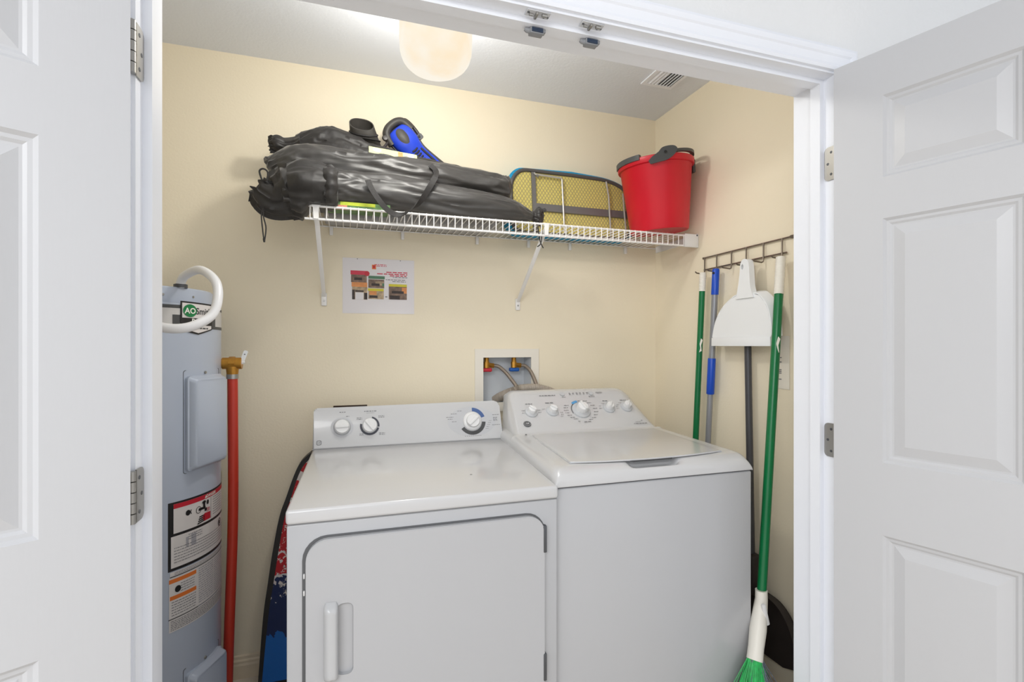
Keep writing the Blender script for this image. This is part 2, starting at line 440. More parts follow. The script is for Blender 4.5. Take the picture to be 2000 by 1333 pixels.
# ------------------------------------------------------------------ doors
DW, DT, DB, DTOP = 0.80, 0.035, 0.012, 2.037
def door(name, corner, d, nrm, hz):
    """corner: hinge edge of the visible face; d: along the door; nrm: out of the visible face"""
    fr = frame((corner[0], corner[1], 0), (d[0], d[1], 0), (0, 0, 1), (nrm[0], nrm[1], 0))
    xs = [0, 0.112, 0.366, 0.436, 0.69, DW]
    zs = [DB, 0.235, 0.827, 1.008, 1.616, 1.719, 1.923, DTOP]
    mb = MB(); bm = mb.bm
    for side in (0, 1):
        base = 0.0 if side == 0 else -DT
        sg = 1 if side == 0 else -1
        for i in range(5):
            for j in range(7):
                x0, x1, z0, z1 = xs[i], xs[i + 1], zs[j], zs[j + 1]
                if i in (1, 3) and j in (1, 3, 5):
                    prev = None
                    for off, dep in ((0, 0), (0.006, -0.006), (0.012, -0.0065), (0.017, -0.010), (0.021, -0.010), (0.045, -0.0025)):
                        ring = [bm.verts.new(fr(a, b, base + sg * dep)) for a, b in rect(x0 + off, x1 - off, z0 + off, z1 - off)]
                        if prev:
                            for k in range(4): bm.faces.new((prev[k], prev[(k + 1) % 4], ring[(k + 1) % 4], ring[k]))
                        prev = ring
                    bm.faces.new(prev)
                else:
                    bm.faces.new([bm.verts.new(fr(a, b, base)) for a, b in rect(x0, x1, z0, z1)])
    for q in (((0, DB), (DW, DB)), ((DW, DB), (DW, DTOP)), ((DW, DTOP), (0, DTOP)), ((0, DTOP), (0, DB))):
        (a, b), (c, e) = q
        bm.faces.new([bm.verts.new(fr(*p)) for p in ((a, b, 0), (c, e, 0), (c, e, -DT), (a, b, -DT))])
    bmesh.ops.remove_doubles(bm, verts=bm.verts, dist=1e-5)
    o = struct(mb.build(name, M['door'], smooth=False))
    return o
def hinge(parent, px, py, jx, side, z):
    h = 0.092
    mb = MB()
    for k in range(5):
        mb.lathe([(0.0001, 0), (0.0062, 0.0005), (0.0062, 0.0172), (0.0001, 0.0177)], frame((px, py, z - h / 2 + k * h / 5), (1, 0, 0), (0, 1, 0), (0, 0, 1)), 12)
    # leaf let into the jamb
    y0, y1 = F0 - 0.004, F0 + 0.029
    fr = frame((jx, 0, 0), (0, 1, 0), (0, 0, 1), (side, 0, 0))
    mb.prism([(y0, z - h / 2), (y1 - 0.012, z - h / 2)] + [(y1 - 0.012 + 0.012 * math.sin(a * PI / 12), z - h / 2 + 0.012 - 0.012 * math.cos(a * PI / 12)) for a in range(1, 7)] +
             [(y1 - 0.012 + 0.012 * math.cos(a * PI / 12), z + h / 2 - 0.012 + 0.012 * math.sin(a * PI / 12)) for a in range(0, 7)] + [(y0, z + h / 2)], fr, 0.0005, 0.003)
    hg = mb.build('hinge', M['nickel'], parent)
    for dy, dz in ((0.012, -0.03), (0.022, 0.0), (0.012, 0.03)):
        mb = MB(); mb.lathe([(0.0038, 0), (0.0034, 0.0008), (0.0001, 0.0009)], frame((jx + side * 0.003, y0 + dy, z + dz), (0, 1, 0), (0, 0, 1), (side, 0, 0)), 10)
        mb.build('screw', M['navy'], hg)
dl = door('door_1', (-0.343, 0.998), (-0.866, -0.5), (0.5, -0.866), None)
dr = door('door_2', (1.236, 1.02), (0.2761, -0.9611), (-0.9611, -0.2761), None)
for z in (1.815, 1.038, 0.26):
    hinge(dl, -0.352, 1.030, JL, 1, z)
for z in (1.80, 1.04, 0.26):
    hinge(dr, 1.272, 1.024, JR, -1, z)

# ------------------------------------------------------------------ catches under the head
def catch(x, label):
    t = thing('magnetic_catch', label, 'catch', (x, 1.09, 2.012), 'magnetic catches on the head jamb')
    mb = MB()
    z1 = HZ - st + 0.002
    mb.box(x - 0.012, x + 0.020, 1.082, 1.100, z1 - 0.014, z1 - 0.0003, 0.0015, 2)
    mb.box(x + 0.020, x + 0.026, 1.084, 1.098, z1 - 0.008, z1 - 0.0003, 0.001, 2)
    mb.tube([(x - 0.012, 1.09, z1 - 0.007), (x - 0.019, 1.09, z1 - 0.007), (x - 0.024, 1.09, z1 - 0.005)], [0.006, 0.0055, 0.004], 10)
    mb.build('catch_body', M['catch'], t)
    MB().box(x - 0.009, x + 0.018, 1.0795, 1.083, z1 - 0.0115, z1 - 0.0022, 0.0008, 1).build('magnet', M['magnet'], t)
catch(0.409, 'grey magnetic catch under the opening head, left one, nearer the ceiling lamp')
catch(0.548, 'grey magnetic catch under the opening head, right one, nearer the ceiling vent')
def strike(x, label):
    t = thing('strike_plate', label, 'strike plate', (x, 1.048, HZ - 0.004), 'catch plates in the head rabbet')
    MB().box(x - 0.026, x + 0.030, 1.043, 1.066, HZ - 0.003, HZ - 0.0003, 0.001, 1).build('plate', M['clearpl'], t)
    mb = MB()
    mb.box(x - 0.005, x + 0.001, 1.0445, 1.065, HZ - 0.009, HZ - 0.003, 0.001, 1)
    mb.tube([(x + 0.010, 1.050, HZ - 0.006), (x + 0.022, 1.050, HZ - 0.006)], 0.004, 8)
    mb.tube([(x - 0.018, 1.056, HZ - 0.005), (x - 0.010, 1.056, HZ - 0.005)], 0.003, 8)
    mb.build('spring_clip', M['nickel'], t)
    for dx, dy in ((-0.021, 0.052), (0.026, 0.058), (0.018, 0.060)):
        mb = MB(); mb.lathe([(0.003, 0), (0.0026, -0.001), (0.0001, -0.0012)], frame((x + dx, 1.0 + dy, HZ - 0.003), (1, 0, 0), (0, 1, 0), (0, 0, 1)), 10)
        mb.build('screw', M['navy'], t)
strike(0.402, 'clear strike plate in the head rabbet, left of the pair, above the left catch')
strike(0.535, 'clear strike plate in the head rabbet, right of the pair, above the right catch')

# ------------------------------------------------------------------ ceiling lamp and vent
LPX, LPY = 0.2645, 1.58
t = thing('ceiling_light', 'glowing frosted glass drum light on the closet ceiling', 'ceiling light', (LPX, LPY, CZ))
fr = frame((LPX, LPY, 0), (1, 0, 0), (0, 1, 0), (0, 0, 1))
MB().lathe([(0.0001, 2.4385), (0.116, 2.4385), (0.118, 2.43), (0.118, 2.418), (0.110, 2.410), (0.0001, 2.410)], fr, 48).build('base', M['trim'], t)
prof = [(0.1125, 2.410), (0.1135, 2.34), (0.113, 2.26), (0.111, 2.215)]
for k in range(1, 9):
    a = k / 8 * PI / 2; prof.append((0.109 * math.cos(a) ** 0.75 + 0.0005, 2.215 - 0.063 * math.sin(a)))
MB().lathe(prof, fr, 48, False, False).build('glass_shade', M['lampglass'], t)

t = thing('ceiling_vent', 'white slatted air vent in the closet ceiling above the right side', 'vent', (1.285, 1.80, CZ))
x0, x1, y0, y1 = 1.212, 1.362, 1.63, 1.918
mb = MB(); mb.plate(rect(x0, x1, y0, y1), [rect(x0 + 0.018, x1 - 0.014, y0 + 0.02, y1 - 0.018)], XY, CZ - 0.006, CZ - 0.0004)
mb.build('frame', M['trim'], t, smooth=False)
MB().box(x0 + 0.016, x1 - 0.012, y0 + 0.018, y1 - 0.016, CZ - 0.0022, CZ - 0.0005).build('backing', M['ventdark'], t, smooth=False)
for k in range(8):
    x = x0 + 0.022 + k * 0.0150
    mb = MB()
    lean = 0.0120 if k < 3 else 0.0010
    mb.prism([(x - 0.001, CZ - 0.0025), (x + 0.0005, CZ - 0.0025), (x + lean + 0.0010, CZ - 0.0075), (x + lean - 0.0010, CZ - 0.0075)], frame((0, 0, 0), (1, 0, 0), (0, 0, 1), (0, 1, 0)), y0 + 0.02, y1 - 0.018)
    mb.build('slat', M['trim'], t, smooth=False)

# ------------------------------------------------------------------ dryer
def dwarp(p):
    tt = max(0, (p.y - 1.29) / 0.72); s = (p.x + 0.137) / 0.683
    return V((p.x + tt * (0.015 + 0.045 * s), p.y, p.z))
dry = thing('clothes_dryer', 'white front loading clothes dryer with a blank door, left of the washer', 'dryer', (0.21, 1.69, 0))
MB().box(-0.135, 0.551, 1.29, 2.07, 0.06, 0.876, 0.004, 2).warp(dwarp).build('cabinet', M['enamel_shaded'], dry)
MB().box(-0.12, 0.53, 1.32, 2.05, 0.001, 0.07).warp(dwarp).build('toe_kick', M['gap'], dry, smooth=False)
MB().box(-0.130, 0.546, 1.293, 2.06, 0.874, 0.882).warp(dwarp).build('top_seam', M['seam'], dry, smooth=False)
mb = MB(); mb.box(-0.137, 0.5525, 1.283, 2.075, 0.8792, 0.914, 0.008, 4); mb.warp(dwarp); mb.build('top_panel', M['enamel'], dry)
# door, with a recessed pull beside the grip
yD = 1.2885
MB().prism(rr(-0.101, 0.514, 0.20, 0.846, 0.055), frame((0, 0, 0), (1, 0, 0), (0, 0, 1), (0, -1, 0)), -1.2899, -1.2888).build('door_groove_shade', M['seamd'], dry, smooth=False)  # dark grey plate stands in for the shaded groove round the door
outer = rr(-0.0925, 0.5095, 0.205, 0.8405, 0.05, 8)
hole = rr(-0.024, 0.014, 0.512, 0.683, 0.014, 5)
mb = MB()
mb.plate(outer, [hole], XZ, 1.2765, yD)
for e0, e1 in ((1.2755, 1.2765),):   # softened edge
    o2 = rr(-0.0905, 0.5075, 0.207, 0.8385, 0.048, 8)
    mb.plate(o2, [hole], XZ, e0, e1)
ddoor = mb.build('door', M['enamel_shaded'], dry, angle=30)
fr = frame((-0.005, 1.2758, 0.5975), (1, 0, 0), (0, 0, 1), (0, 1, 0))
mb = MB()
def pocket(u, v):
    a = u * 2 * PI; rim = v
    hx, hz, r = 0.0186, 0.0851, 0.0137
    pts = rr(-hx, hx, -hz, hz, r, 5); n = len(pts); q = u * n; i = int(q) % n; p = pts[i]
    sh = 1 - 0.55 * max(0, (v - 0.6) / 0.4) if v > 0.6 else 1
    return fr(p[0] * sh, p[1] * (1 - (1 - sh) * 0.22), 0.010 * min(1, v / 0.6) ** 0.8)
npk = len(rr(-1, 1, -2, 2, 0.3, 5))
g = mb.grid(pocket, npk, 6, True); mb.bm.faces.new(g[-1])
mb.build('pull_recess', M['enamel_shaded'], ddoor)
mb = MB()
def grip(u, v):
    a = u * 2 * PI
    z = 0.503 + v * 0.187
    e = min(1.0, math.sin(max(0.0, min(1.0, v)) * PI) * 4.0) ** 0.5
    cx = -0.0365
    x = cx + 0.0165 * math.copysign(abs(math.cos(a)) ** (0.85 if math.cos(a) < 0 else 0.5), math.cos(a)) * (0.75 + 0.25 * e)
    y = 1.2765 - (0.001 + 0.021 * e) * max(0, math.sin(a)) ** 0.75 - 0.0005
    return V((x, y, z))
mb.grid(grip, 28, 26, True)
mb.build('door_handle', M['handle'], ddoor)
for z in (0.775, 0.428):
    MB().box(0.505, 0.515, 1.2735, 1.289, z - 0.037, z + 0.037, 0.003, 2).build('hinge', M['navy'], ddoor)
for z in (0.755, 0.715): MB().box(-0.0985, -0.0945, 1.284, 1.289, z - 0.006, z + 0.006, 0.001, 1).build('door_catch', M['plastic'], dry)
MB().lathe([(0.0035, 0), (0.0035, 0.0006), (0.0001, 0.0008)], frame((0.352, 1.475, 0.9141), (1, 0, 0), (0, 1, 0), (0, 0, 1)), 10).build('speck', M['print'], dry)
# console
LD = 0.1553
cv = V((0, 0.05, 0.147)) / LD; cn = V((0, -0.147, 0.05)) / LD
FD = frame((0, 2.0, 0.914), (1, 0, 0), cv, cn)
mb = MB()
outl = [(-0.122, 0.0)] + [(-0.120 + 0.012 - 0.012 * math.cos(a * PI / 12), 0.144 + 0.012 * math.sin(a * PI / 12)) for a in range(0, 7)] + \
       [(0.610 - 0.022 + 0.022 * math.sin(a * PI / 12), 0.140 + 0.022 * math.cos(a * PI / 12)) for a in range(0, 7)] + [(0.618, 0.0)]
mb.prism(outl, FD, -0.055, 0.0, 0.006, 3)
console = mb.build('control_console', M['enamel'], dry)
MB().prism([(-0.121, -0.001), (0.618, -0.001), (0.618, 0.0025), (-0.121, 0.0025)], FD, -0.004, 0.0016).build('console_seam', M['seam'], console, smooth=False)
def dashes(mb, fr, x, y, w, h, n=1, c=0.0006, rot=0.0):
    """short broken strokes, for lettering too small to read in the photo"""
    for r in range(n):
        yy = y - r * h * 2.0
        cx = x - w / 2
        while cx < x + w / 2:
            ww = rnd.uniform(1.2, 4.5) * h
            e = min(cx + ww, x + w / 2)
            mb.flat(rect(cx, e, yy - h / 2, yy + h / 2), fr, c); cx = e + h * 0.8
    return mb
def legend(parent, fr, *a):
    mb = MB(); dashes(mb, fr, *a); mb.build('legend', M['print'], parent, smooth=False)
def knob(parent, fr, r0, r1, h, turn, ringmat=None):
    k = MB().lathe([(r0, 0), (r0, 0.002), (r0 * 0.94, 0.006), (r1 * 1.05, 0.009)], fr, 36).build('knob', ringmat or M['knobring'], parent)
    mb = MB().lathe([(r1, 0.007), (r1 * 0.98, h * 0.8), (r1 * 0.9, h), (0.0001, h * 1.03)], fr, 36)
    c, s = math.cos(turn), math.sin(turn)
    bf = lambda a, b, z=0.0: fr(a * c - b * s, a * s + b * c, z)
    mb.prism(rr(-r1 * 0.93, r1 * 0.93, -r1 * 0.22, r1 * 0.22, r1 * 0.2, 4), bf, h * 0.8, h * 1.28, 0.002, 2)
    mb.build('knob_cap', M['plastic'], k)
    return k
def sub(fr, x, y, z=0.0): return lambda a, b, c=0.0: fr(x + a, y + b, z + c)
MB().prism(ell(-0.018, 0.079, 0.041, 0.038), FD, 0.0003, 0.0012).build('knob_shadow_ring', M['palegrey'], console)
knob(console, sub(FD, -0.018, 0.080, 0.001), 0.031, 0.027, 0.020, 0.05)
mb = MB()
mb.flat(sector(0.083, 0.080, 0.029, 0.0365, -8, 75), FD, 0.0008); mb.flat(sector(0.083, 0.080, 0.029, 0.0365, 165, 345), FD, 0.0008)
mb.build('scale_ring', M['knobdark'], console, smooth=False)
knob(console, sub(FD, 0.083, 0.080, 0.001), 0.029, 0.027, 0.020, -0.9)
mb = MB(); mb.flat(ell(0.487, 0.079, 0.100, 0.061, 48), FD, 0.0005); mb.build('dial_plate', M['palegrey'], console, smooth=False)
mb = MB(); mb.flat(sector(0.488, 0.079, 0.041, 0.056, 18, 88), FD, 0.0009); mb.build('dial_scale', M['bluep'], console, smooth=False)
mb = MB(); mb.flat(sector(0.488, 0.079, 0.041, 0.056, 212, 355), FD, 0.0009); mb.build('dial_scale', M['darkp'], console, smooth=False)
knob(console, sub(FD, 0.488, 0.079, 0.001), 0.039, 0.028, 0.022, 0.7, M['plastic'])
mb = MB()
legend(console, FD, -0.017, 0.137, 0.022, 0.003); legend(console, FD, 0.086, 0.137, 0.046, 0.0032); legend(console, FD, 0.086, 0.130, 0.03, 0.0014)
legend(console, FD, 0.002, 0.120, 0.012, 0.0025)
for x, y, w_ in ((0.045, 0.112, 0.02), (0.127, 0.117, 0.022), (0.052, 0.05, 0.014), (0.128, 0.050, 0.022)): legend(console, FD, x, y, w_, 0.0026, 2)
for x, y, w_ in ((0.438, 0.123, 0.02), (0.413, 0.112, 0.024), (0.396, 0.099, 0.03), (0.397, 0.091, 0.02), (0.413, 0.080, 0.018), (0.590, 0.102, 0.03), (0.588, 0.060, 0.034)): legend(console, FD, x, y, w_, 0.0022)
for k in range(4): legend(console, FD, 0.586, 0.091 - k * 0.0045, 0.018, 0.0022)
for k in range(9): legend(console, FD, 0.455 + k * 0.008, 0.019, 0.003, 0.0024)
for k in range(5): legend(console, FD, 0.548 + k * 0.004, 0.046 + k * 0.008, 0.012, 0.0016)
mb = MB(); mb.plate(rr(-0.1085, -0.0905, 0.016, 0.034, 0.006), [rr(-0.1065, -0.0925, 0.018, 0.032, 0.005)], FD, 0.0003, 0.0010)
mb.text('GE', 0.010, sub(FD, -0.0995, 0.025), 0, 0.0009)
mb.build('maker_badge', M['print'], console, smooth=False)

# ------------------------------------------------------------------ washer
def wshift(y): return 0.05 * (y - 1.31) / 0.72
WL, WR = 0.5535, 1.240
def wwarp(p): return V((p.x + wshift(max(p.y, 1.31)), p.y, p.z))
wash = thing('washing_machine', 'white top loading washing machine with a five knob console, right of the dryer', 'washing machine', (0.925, 1.70, 0))
MB().box(WL + 0.001, WR - 0.001, 1.312, 2.09, 0.03, 0.896, 0.006, 3).warp(wwarp).build('cabinet', M['enamel_shaded'], wash)
MB().box(WL + 0.004, WR - 0.004, 1.316, 2.08, 0.893, 0.903).warp(wwarp).build('top_seam', M['seamd'], wash, smooth=False)
for fx in (WL + 0.06, WR - 0.06):
    for fy in (1.38, 2.02):
        MB().lathe([(0.022, 0.0), (0.022, 0.012), (0.010, 0.014), (0.010, 0.035)], frame((fx + wshift(fy), fy, 0), (1, 0, 0), (0, 1, 0), (0, 0, 1)), 16).build('levelling_foot', M['blackpl'], wash)
prof = [(1.3085, 0.9005, 0.001), (1.3085, 0.907, 0.006), (1.3115, 0.920, 0.018), (1.322, 0.934, 0.028), (1.338, 0.9435, 0.035), (1.358, 0.9485, 0.038), (1.40, 0.950, 0.038), (1.55, 0.951, 0.036), (1.70, 0.952, 0.034), (1.80, 0.953, 0.036),
        (1.83, 0.9545, 0.04), (1.845, 0.959, 0.044), (1.86, 0.972, 0.05), (1.90, 1.0105, 0.058), (1.95, 1.058, 0.066), (1.985, 1.0905, 0.075), (2.0, 1.101, 0.08), (2.012, 1.106, 0.082), (2.03, 1.108, 0.082), (2.06, 1.106, 0.08), (2.085, 1.095, 0.07), (2.09, 1.08, 0.06), (2.092, 0.90, 0.001)]
pr = spline(prof, 120)
NU = 72
def deck(u, v):
    y, z, rc = pr[int(round(v * 119))]
    # finer spacing near both sides; the outermost column is the vertical skirt
    ci = int(round(u * (NU - 1))); skirt = ci in (0, NU - 1)
    uu = 0.5 - 0.5 * math.cos(min(1, max(0, (ci - 1) / (NU - 3))) * PI)
    z = max(z, 0.9005)
    con = max(0.0, min(1.0, (z - 0.955) / 0.13))
    insL = 0.036 * con ** 2; insR = 0.004 + 0.052 * con ** 1.2 if con > 0 else 0.0
    sl = 0.0
    xl, xr = WL + wshift(y) , WR + wshift(y)
    x = xl + (xr - xl) * uu
    rL = min(max(rc, 0.001), max(z - 0.9005, 0.001)); rRr = rL
    zz = z
    dL = x - xl; dR = xr - x
    if con > 0.02:   # console: tall rounded shoulders, flaring into the deck at the right
        wl = 0.022 + 0.05 * con; wr = 0.03 + 0.075 * con
        hL = z - 0.93; hR = z - 0.945
        if dL < wl: zz = min(zz, 0.93 + hL * (1 - (1 - dL / wl) ** 2.6) ** 0.5) if dL > 0 else 0.915
        if dR < 0.05 + wr:
            q = max(0.0, dR - 0.025) / (0.025 + wr)
            zz = min(zz, 0.945 + hR * (1 - (1 - min(1, q)) ** 2.2) ** 0.75)
    rr_ = min(0.03, max(z - 0.9005, 0.0008), rc if con < 0.02 else 0.03)
    for dd in (dL, dR):
        if dd < rr_:
            base = min(zz, 0.951) if con > 0.02 else zz
            zz = min(zz, base - rr_ * (1 - math.sqrt(max(0, 1 - (1 - dd / rr_) ** 2))))
    # finger notch in front of the lid
    if 0.80 < x - wshift(y) < 0.985 and y < 1.40:
        a = min(1, min(x - wshift(y) - 0.80, 0.985 - x + wshift(y)) / 0.022)
        zz -= 0.022 * a * max(0, min(1, (1.375 - abs(y - 1.352) * 1.6 - 1.325) / 0.03)) if y > 1.318 else 0
    return V((x, y, 0.8985 if skirt else max(zz, 0.9005)))
mb = MB(); mb.grid(deck, NU, 120)
wdeck = mb.build('top_deck', M['enamel'], wash, angle=88)
# lid
lid = [(0.628, 1.372)] + [(0.628 + (1.170 - 0.628) * k / 16, 1.372 - 0.030 * math.sin(PI * k / 16) ** 0.8) for k in range(1, 16)] + [(1.170, 1.372), (1.215, 1.822), (0.672, 1.822)]
LF = lambda a, b, c=0.0: V((a, b, c))
mb = MB(); mb.prism([(0.6255, 1.3705), (1.1725, 1.3705), (1.2175, 1.824), (0.6695, 1.824)], LF, 0.9500, 0.9524)
mb.build('lid_gap', M['knobring'], wash, smooth=False)
mb = MB(); mb.prism(lid, LF, 0.9510, 0.9555, 0.0025, 3)
wlid = mb.build('lid', M['enamel'], wash)
MB().prism([(0.815, 1.3485), (0.965, 1.3475), (0.958, 1.3405), (0.822, 1.3415)], LF, 0.9470, 0.9512).build('finger_slot', M['gap'], wlid, smooth=False)
MB().lathe([(0.004, 0), (0.004, 0.002), (0.0001, 0.0022)], frame((0.652, 1.829, 0.957), (1, 0, 0), (0, 1, 0), (0, 0, 1)), 10).build('lid_pin', M['darkp'], wash)
LW = 0.2193
FW = frame((0, 1.8405, 0.9545), (1, 0, 0), V((0, 0.16, 0.15)) / LW, V((0, -0.15, 0.16)) / LW)
FW = sub(FW, 0, 0, 0.0028)
for x, y in ((0.707, 0.109), (0.799, 0.110), (1.060, 0.114), (1.145, 0.116)):
    knob(wash, sub(FW, x, y, -0.003), 0.027, 0.0165, 0.026, rnd.uniform(-2.4, -0.6))
knob(wash, sub(FW, 0.928, 0.108, -0.003), 0.041, 0.024, 0.032, -1.25)
mb = MB(); mb.flat(sector(0.928, 0.108, 0.042, 0.0445, 100, 200), FW, 0.0006); mb.build('scale_ring', M['darkp'], wash, smooth=False)
mb = MB(); mb.flat(sector(0.928, 0.108, 0.041, 0.052, 95, 130), FW, 0.0008); mb.build('cycle_mark', mat('sky_blue_print', rgb(92, 158, 210), 0.5, bump=0.01), wash, smooth=False)
mb = MB()
legend(wash, FW, 0.800, 0.193, 0.072, 0.0042); legend(wash, FW, 0.706, 0.151, 0.03, 0.0036); legend(wash, FW, 0.797, 0.153, 0.036, 0.0040)
legend(wash, FW, 1.055, 0.153, 0.024, 0.0036); legend(wash, FW, 1.142, 0.153, 0.028, 0.0036)
legend(wash, FW, 0.872, 0.181, 0.018, 0.0022); legend(wash, FW, 1.002, 0.182, 0.028, 0.0022, 2); legend(wash, FW, 1.045, 0.203, 0.03, 0.0024, 2)
for k in range(6): legend(wash, FW, 0.905 + k * 0.0165, 0.202, 0.008, 0.0032, 2)
for x in (0.676, 0.745):
    for y in (0.117, 0.105): legend(wash, FW, x - 0.003, y, 0.014, 0.0022)
for x, y in ((0.762, 0.121), (0.836, 0.100), (0.836, 0.089), (0.832, 0.079), (1.022, 0.125), (1.02, 0.113), (1.10, 0.120), (1.10, 0.108), (1.040, 0.139), (1.122, 0.139), (1.108, 0.128)): legend(wash, FW, x, y, 0.013, 0.0022)
for k in range(7):
    a = math.radians(150 + k * 14); legend(wash, FW, 0.928 + 0.068 * math.cos(a), 0.108 + 0.056 * math.sin(a), 0.02, 0.0028)
for k in range(8):
    a = math.radians(60 - k * 18); legend(wash, FW, 0.928 + 0.066 * math.cos(a), 0.108 + 0.056 * math.sin(a), 0.02, 0.0028)
legend(wash, FW, 0.935, 0.046, 0.03, 0.0034); legend(wash, FW, 0.90, 0.05, 0.012, 0.0028); legend(wash, FW, 0.934, 0.158, 0.014, 0.003)
legend(wash, FW, 1.172, 0.023, 0.062, 0.0034); legend(wash, FW, 1.165, 0.032, 0.026, 0.0018); legend(wash, FW, 1.185, 0.038, 0.01, 0.0036)
for x in (0.870, 1.004): MB().prism(ell(x, 0.198, 0.010, 0.010, 20), FW, 0.0, 0.002).build('console_button', M['knobring'], wash)
MB().prism(ell(0.674, 0.050, 0.0155, 0.014, 28), FW, 0.0, 0.0022, 0.0008, 1).build('maker_badge', M['darkp'], wash)
mb = MB(); mb.text('GE', 0.0125, sub(FW, 0.674, 0.050), 0.0003, 0.0027); mb.plate(ell(0.674, 0.050, 0.0135, 0.012, 28), [ell(0.674, 0.050, 0.0125, 0.011, 28)], FW, 0.0022, 0.0027); mb.build('badge_lettering', M['palegrey'], wash, smooth=False)

# ------------------------------------------------------------------ recessed supply box in the wall
t = thing('washer_outlet_box', 'white recessed supply box in the back wall above the dryer console', 'outlet box', (0.70, BY, 1.16))
mb = MB(); mb.plate(rect(0.545, 0.852, 1.00, 1.284), [rect(BX0 + 0.001, BX1 - 0.001, BZ0, BZ1 - 0.001)], XZ, BY - 0.006, BY - 0.0005)
mb.build('flange', M['warmplastic'], t, smooth=False)
mb = MB(); bm = mb.bm
e = 0.0012
f_ = [(BX0 + e, BZ0 + e), (BX1 - e, BZ0 + e), (BX1 - e, BZ1 - e), (BX0 + e, BZ1 - e)]
A = [bm.verts.new((x, BY - 0.002, z)) for x, z in f_]; B = [bm.verts.new((x * 0.96 + 0.028, BY + 0.085, z)) for x, z in f_]
for k in range(4): bm.faces.new((A[k], A[(k + 1) % 4], B[(k + 1) % 4], B[k]))
bm.faces.new(B)
mb.build('liner', M['boxin'], t, smooth=False)
def valve(x, hm, label):
    v = thing('shutoff_valve', label, 'valve', (x, BY + 0.04, 1.20), 'shutoff valves in the supply box')
    y = BY + 0.035
    mb = MB()
    mb.tube([(x, y, 1.243), (x, y, 1.222)], 0.011, 14); mb.tube([(x, y, 1.224), (x, y, 1.196)], 0.014, 8)
    mb.tube([(x + 0.010, y, 1.208), (x + 0.034, y, 1.206)], 0.0125, 6)
    mb.build('valve_body', M['brass'], v)
    MB().box(x - 0.022, x + 0.024, y - 0.012, y + 0.012, 1.178, 1.195, 0.005, 3).build('handle', hm, v)
valve(0.610, M['red'], 'brass shutoff valve with a red handle, left in the wall supply box')
valve(0.742, mat('blue_handle', rgb(10, 86, 170), 0.4, bump=0.02), 'brass shutoff valve with a blue handle, right in the wall supply box')
p = spline([(0.646, BY + 0.034, 1.206), (0.668, BY + 0.022, 1.200), (0.70, BY - 0.010, 1.163), (0.745, BY - 0.055, 1.085), (0.765, BY - 0.075, 1.02), (0.775, BY - 0.08, 0.95)], 40)
tag(MB().tube(p, 0.0085, 12).build('braided_hose', M['braid']), 'braided steel supply hose from the red handled valve', 'hose', 'braided supply hoses')
p = spline([(0.776, BY + 0.034, 1.206), (0.794, BY + 0.02, 1.203), (0.812, BY - 0.010, 1.175), (0.829, BY - 0.040, 1.110), (0.838, BY - 0.052, 1.03), (0.84, BY - 0.055, 0.95)], 40)
tag(MB().tube(p, 0.0085, 12).build('braided_hose', M['braid']), 'braided steel supply hose from the blue handled valve', 'hose', 'braided supply hoses')
p = spline([(0.655, BY + 0.045, 1.045), (0.672, BY + 0.02, 1.062), (0.705, BY - 0.030, 1.086), (0.752, BY - 0.047, 1.104), (0.83, BY - 0.060, 1.104), (0.91, BY - 0.07, 1.075), (0.95, BY - 0.07, 1.02), (0.96, BY - 0.07, 0.90)], 260)
rad = [0.019 + 0.0032 * math.sin(k * 2 * PI / 4.3) if k < 110 else 0.019 + 0.0006 * math.sin(k * 2 * PI / 4.3) for k in range(260)]
tag(MB().tube(p, rad, 16).build('drain_hose', M['duct'], angle=80), 'grey corrugated drain hose curving out of the wall supply box', 'hose')
tag(MB().box(-0.054, 0.080, BY - 0.012, BY - 0.001, 1.030, 1.0505, 0.001, 1).build('cover_strip', M['browncard']), 'thin dark brown strip on the back wall just above the dryer console', 'strip')

# ------------------------------------------------------------------ water heater
HX, HY, HR = -0.6596, 1.93, 0.25
def cyl(R):   # (arc length measured at HR, z, outwards)
    return lambda a, b, c=0.0: V((HX + (R + c) * math.sin(a / HR), HY - (R + c) * math.cos(a / HR), b))
A_ = lambda deg: math.radians(deg) * HR
heat = thing('water_heater', 'tall grey cylindrical tank water heater behind the left jamb', 'water heater', (HX, HY, 0))
fr = frame((HX, HY, 0), (1, 0, 0), (0, 1, 0), (0, 0, 1))
MB().lathe([(HR - 0.004, 0.02), (HR, 0.024), (HR, 1.424), (HR - 0.004, 1.428), (HR - 0.02, 1.429), (0.0001, 1.429)], fr, 96).build('jacket', M['heater'], heat)
MB().lathe([(HR - 0.012, 0.0), (HR - 0.012, 0.022)], fr, 64).build('base_ring', M['navy'], heat)
cap = MB().lathe([(0.226, 1.427), (0.226, 1.474), (0.222, 1.478), (0.0001, 1.480)], fr, 96).build('top_cap', M['heater'], heat)
for dg in (38, 62): MB().lathe([(0.004, 0), (0.003, 0.002), (0.0001, 0.0022)], frame(cyl(0.2262)(A_(dg), 1.452), (math.cos(math.radians(dg)), math.sin(math.radians(dg)), 0), (0, 0, 1), (math.sin(math.radians(dg)), -math.cos(math.radians(dg)), 0)), 10).build('screw', M['nickel'], cap)
CY = cyl(HR)
def strip(mb, d0, d1, z0, z1, c, f=CY):
    n = max(2, int((d1 - d0) / 3) + 1)
    mb.grid(lambda u, v: f(A_(d0 + (d1 - d0) * u), z0 + (z1 - z0) * v, c), n + 1, 2); return mb
strip(MB(), 14, 110, 1.360, 1.420, 0.0006).build('band_label', M['bandlabel'], heat, fixn=False)
mb = MB(); strip(mb, 14, 47.5, 1.4115, 1.4215, 0.0009); strip(mb, 40, 110, 1.352, 1.361, 0.0009); strip(mb, 74, 110, 1.4125, 1.4205, 0.0009); strip(mb, 41.5, 80, 1.361, 1.392, 0.0009)
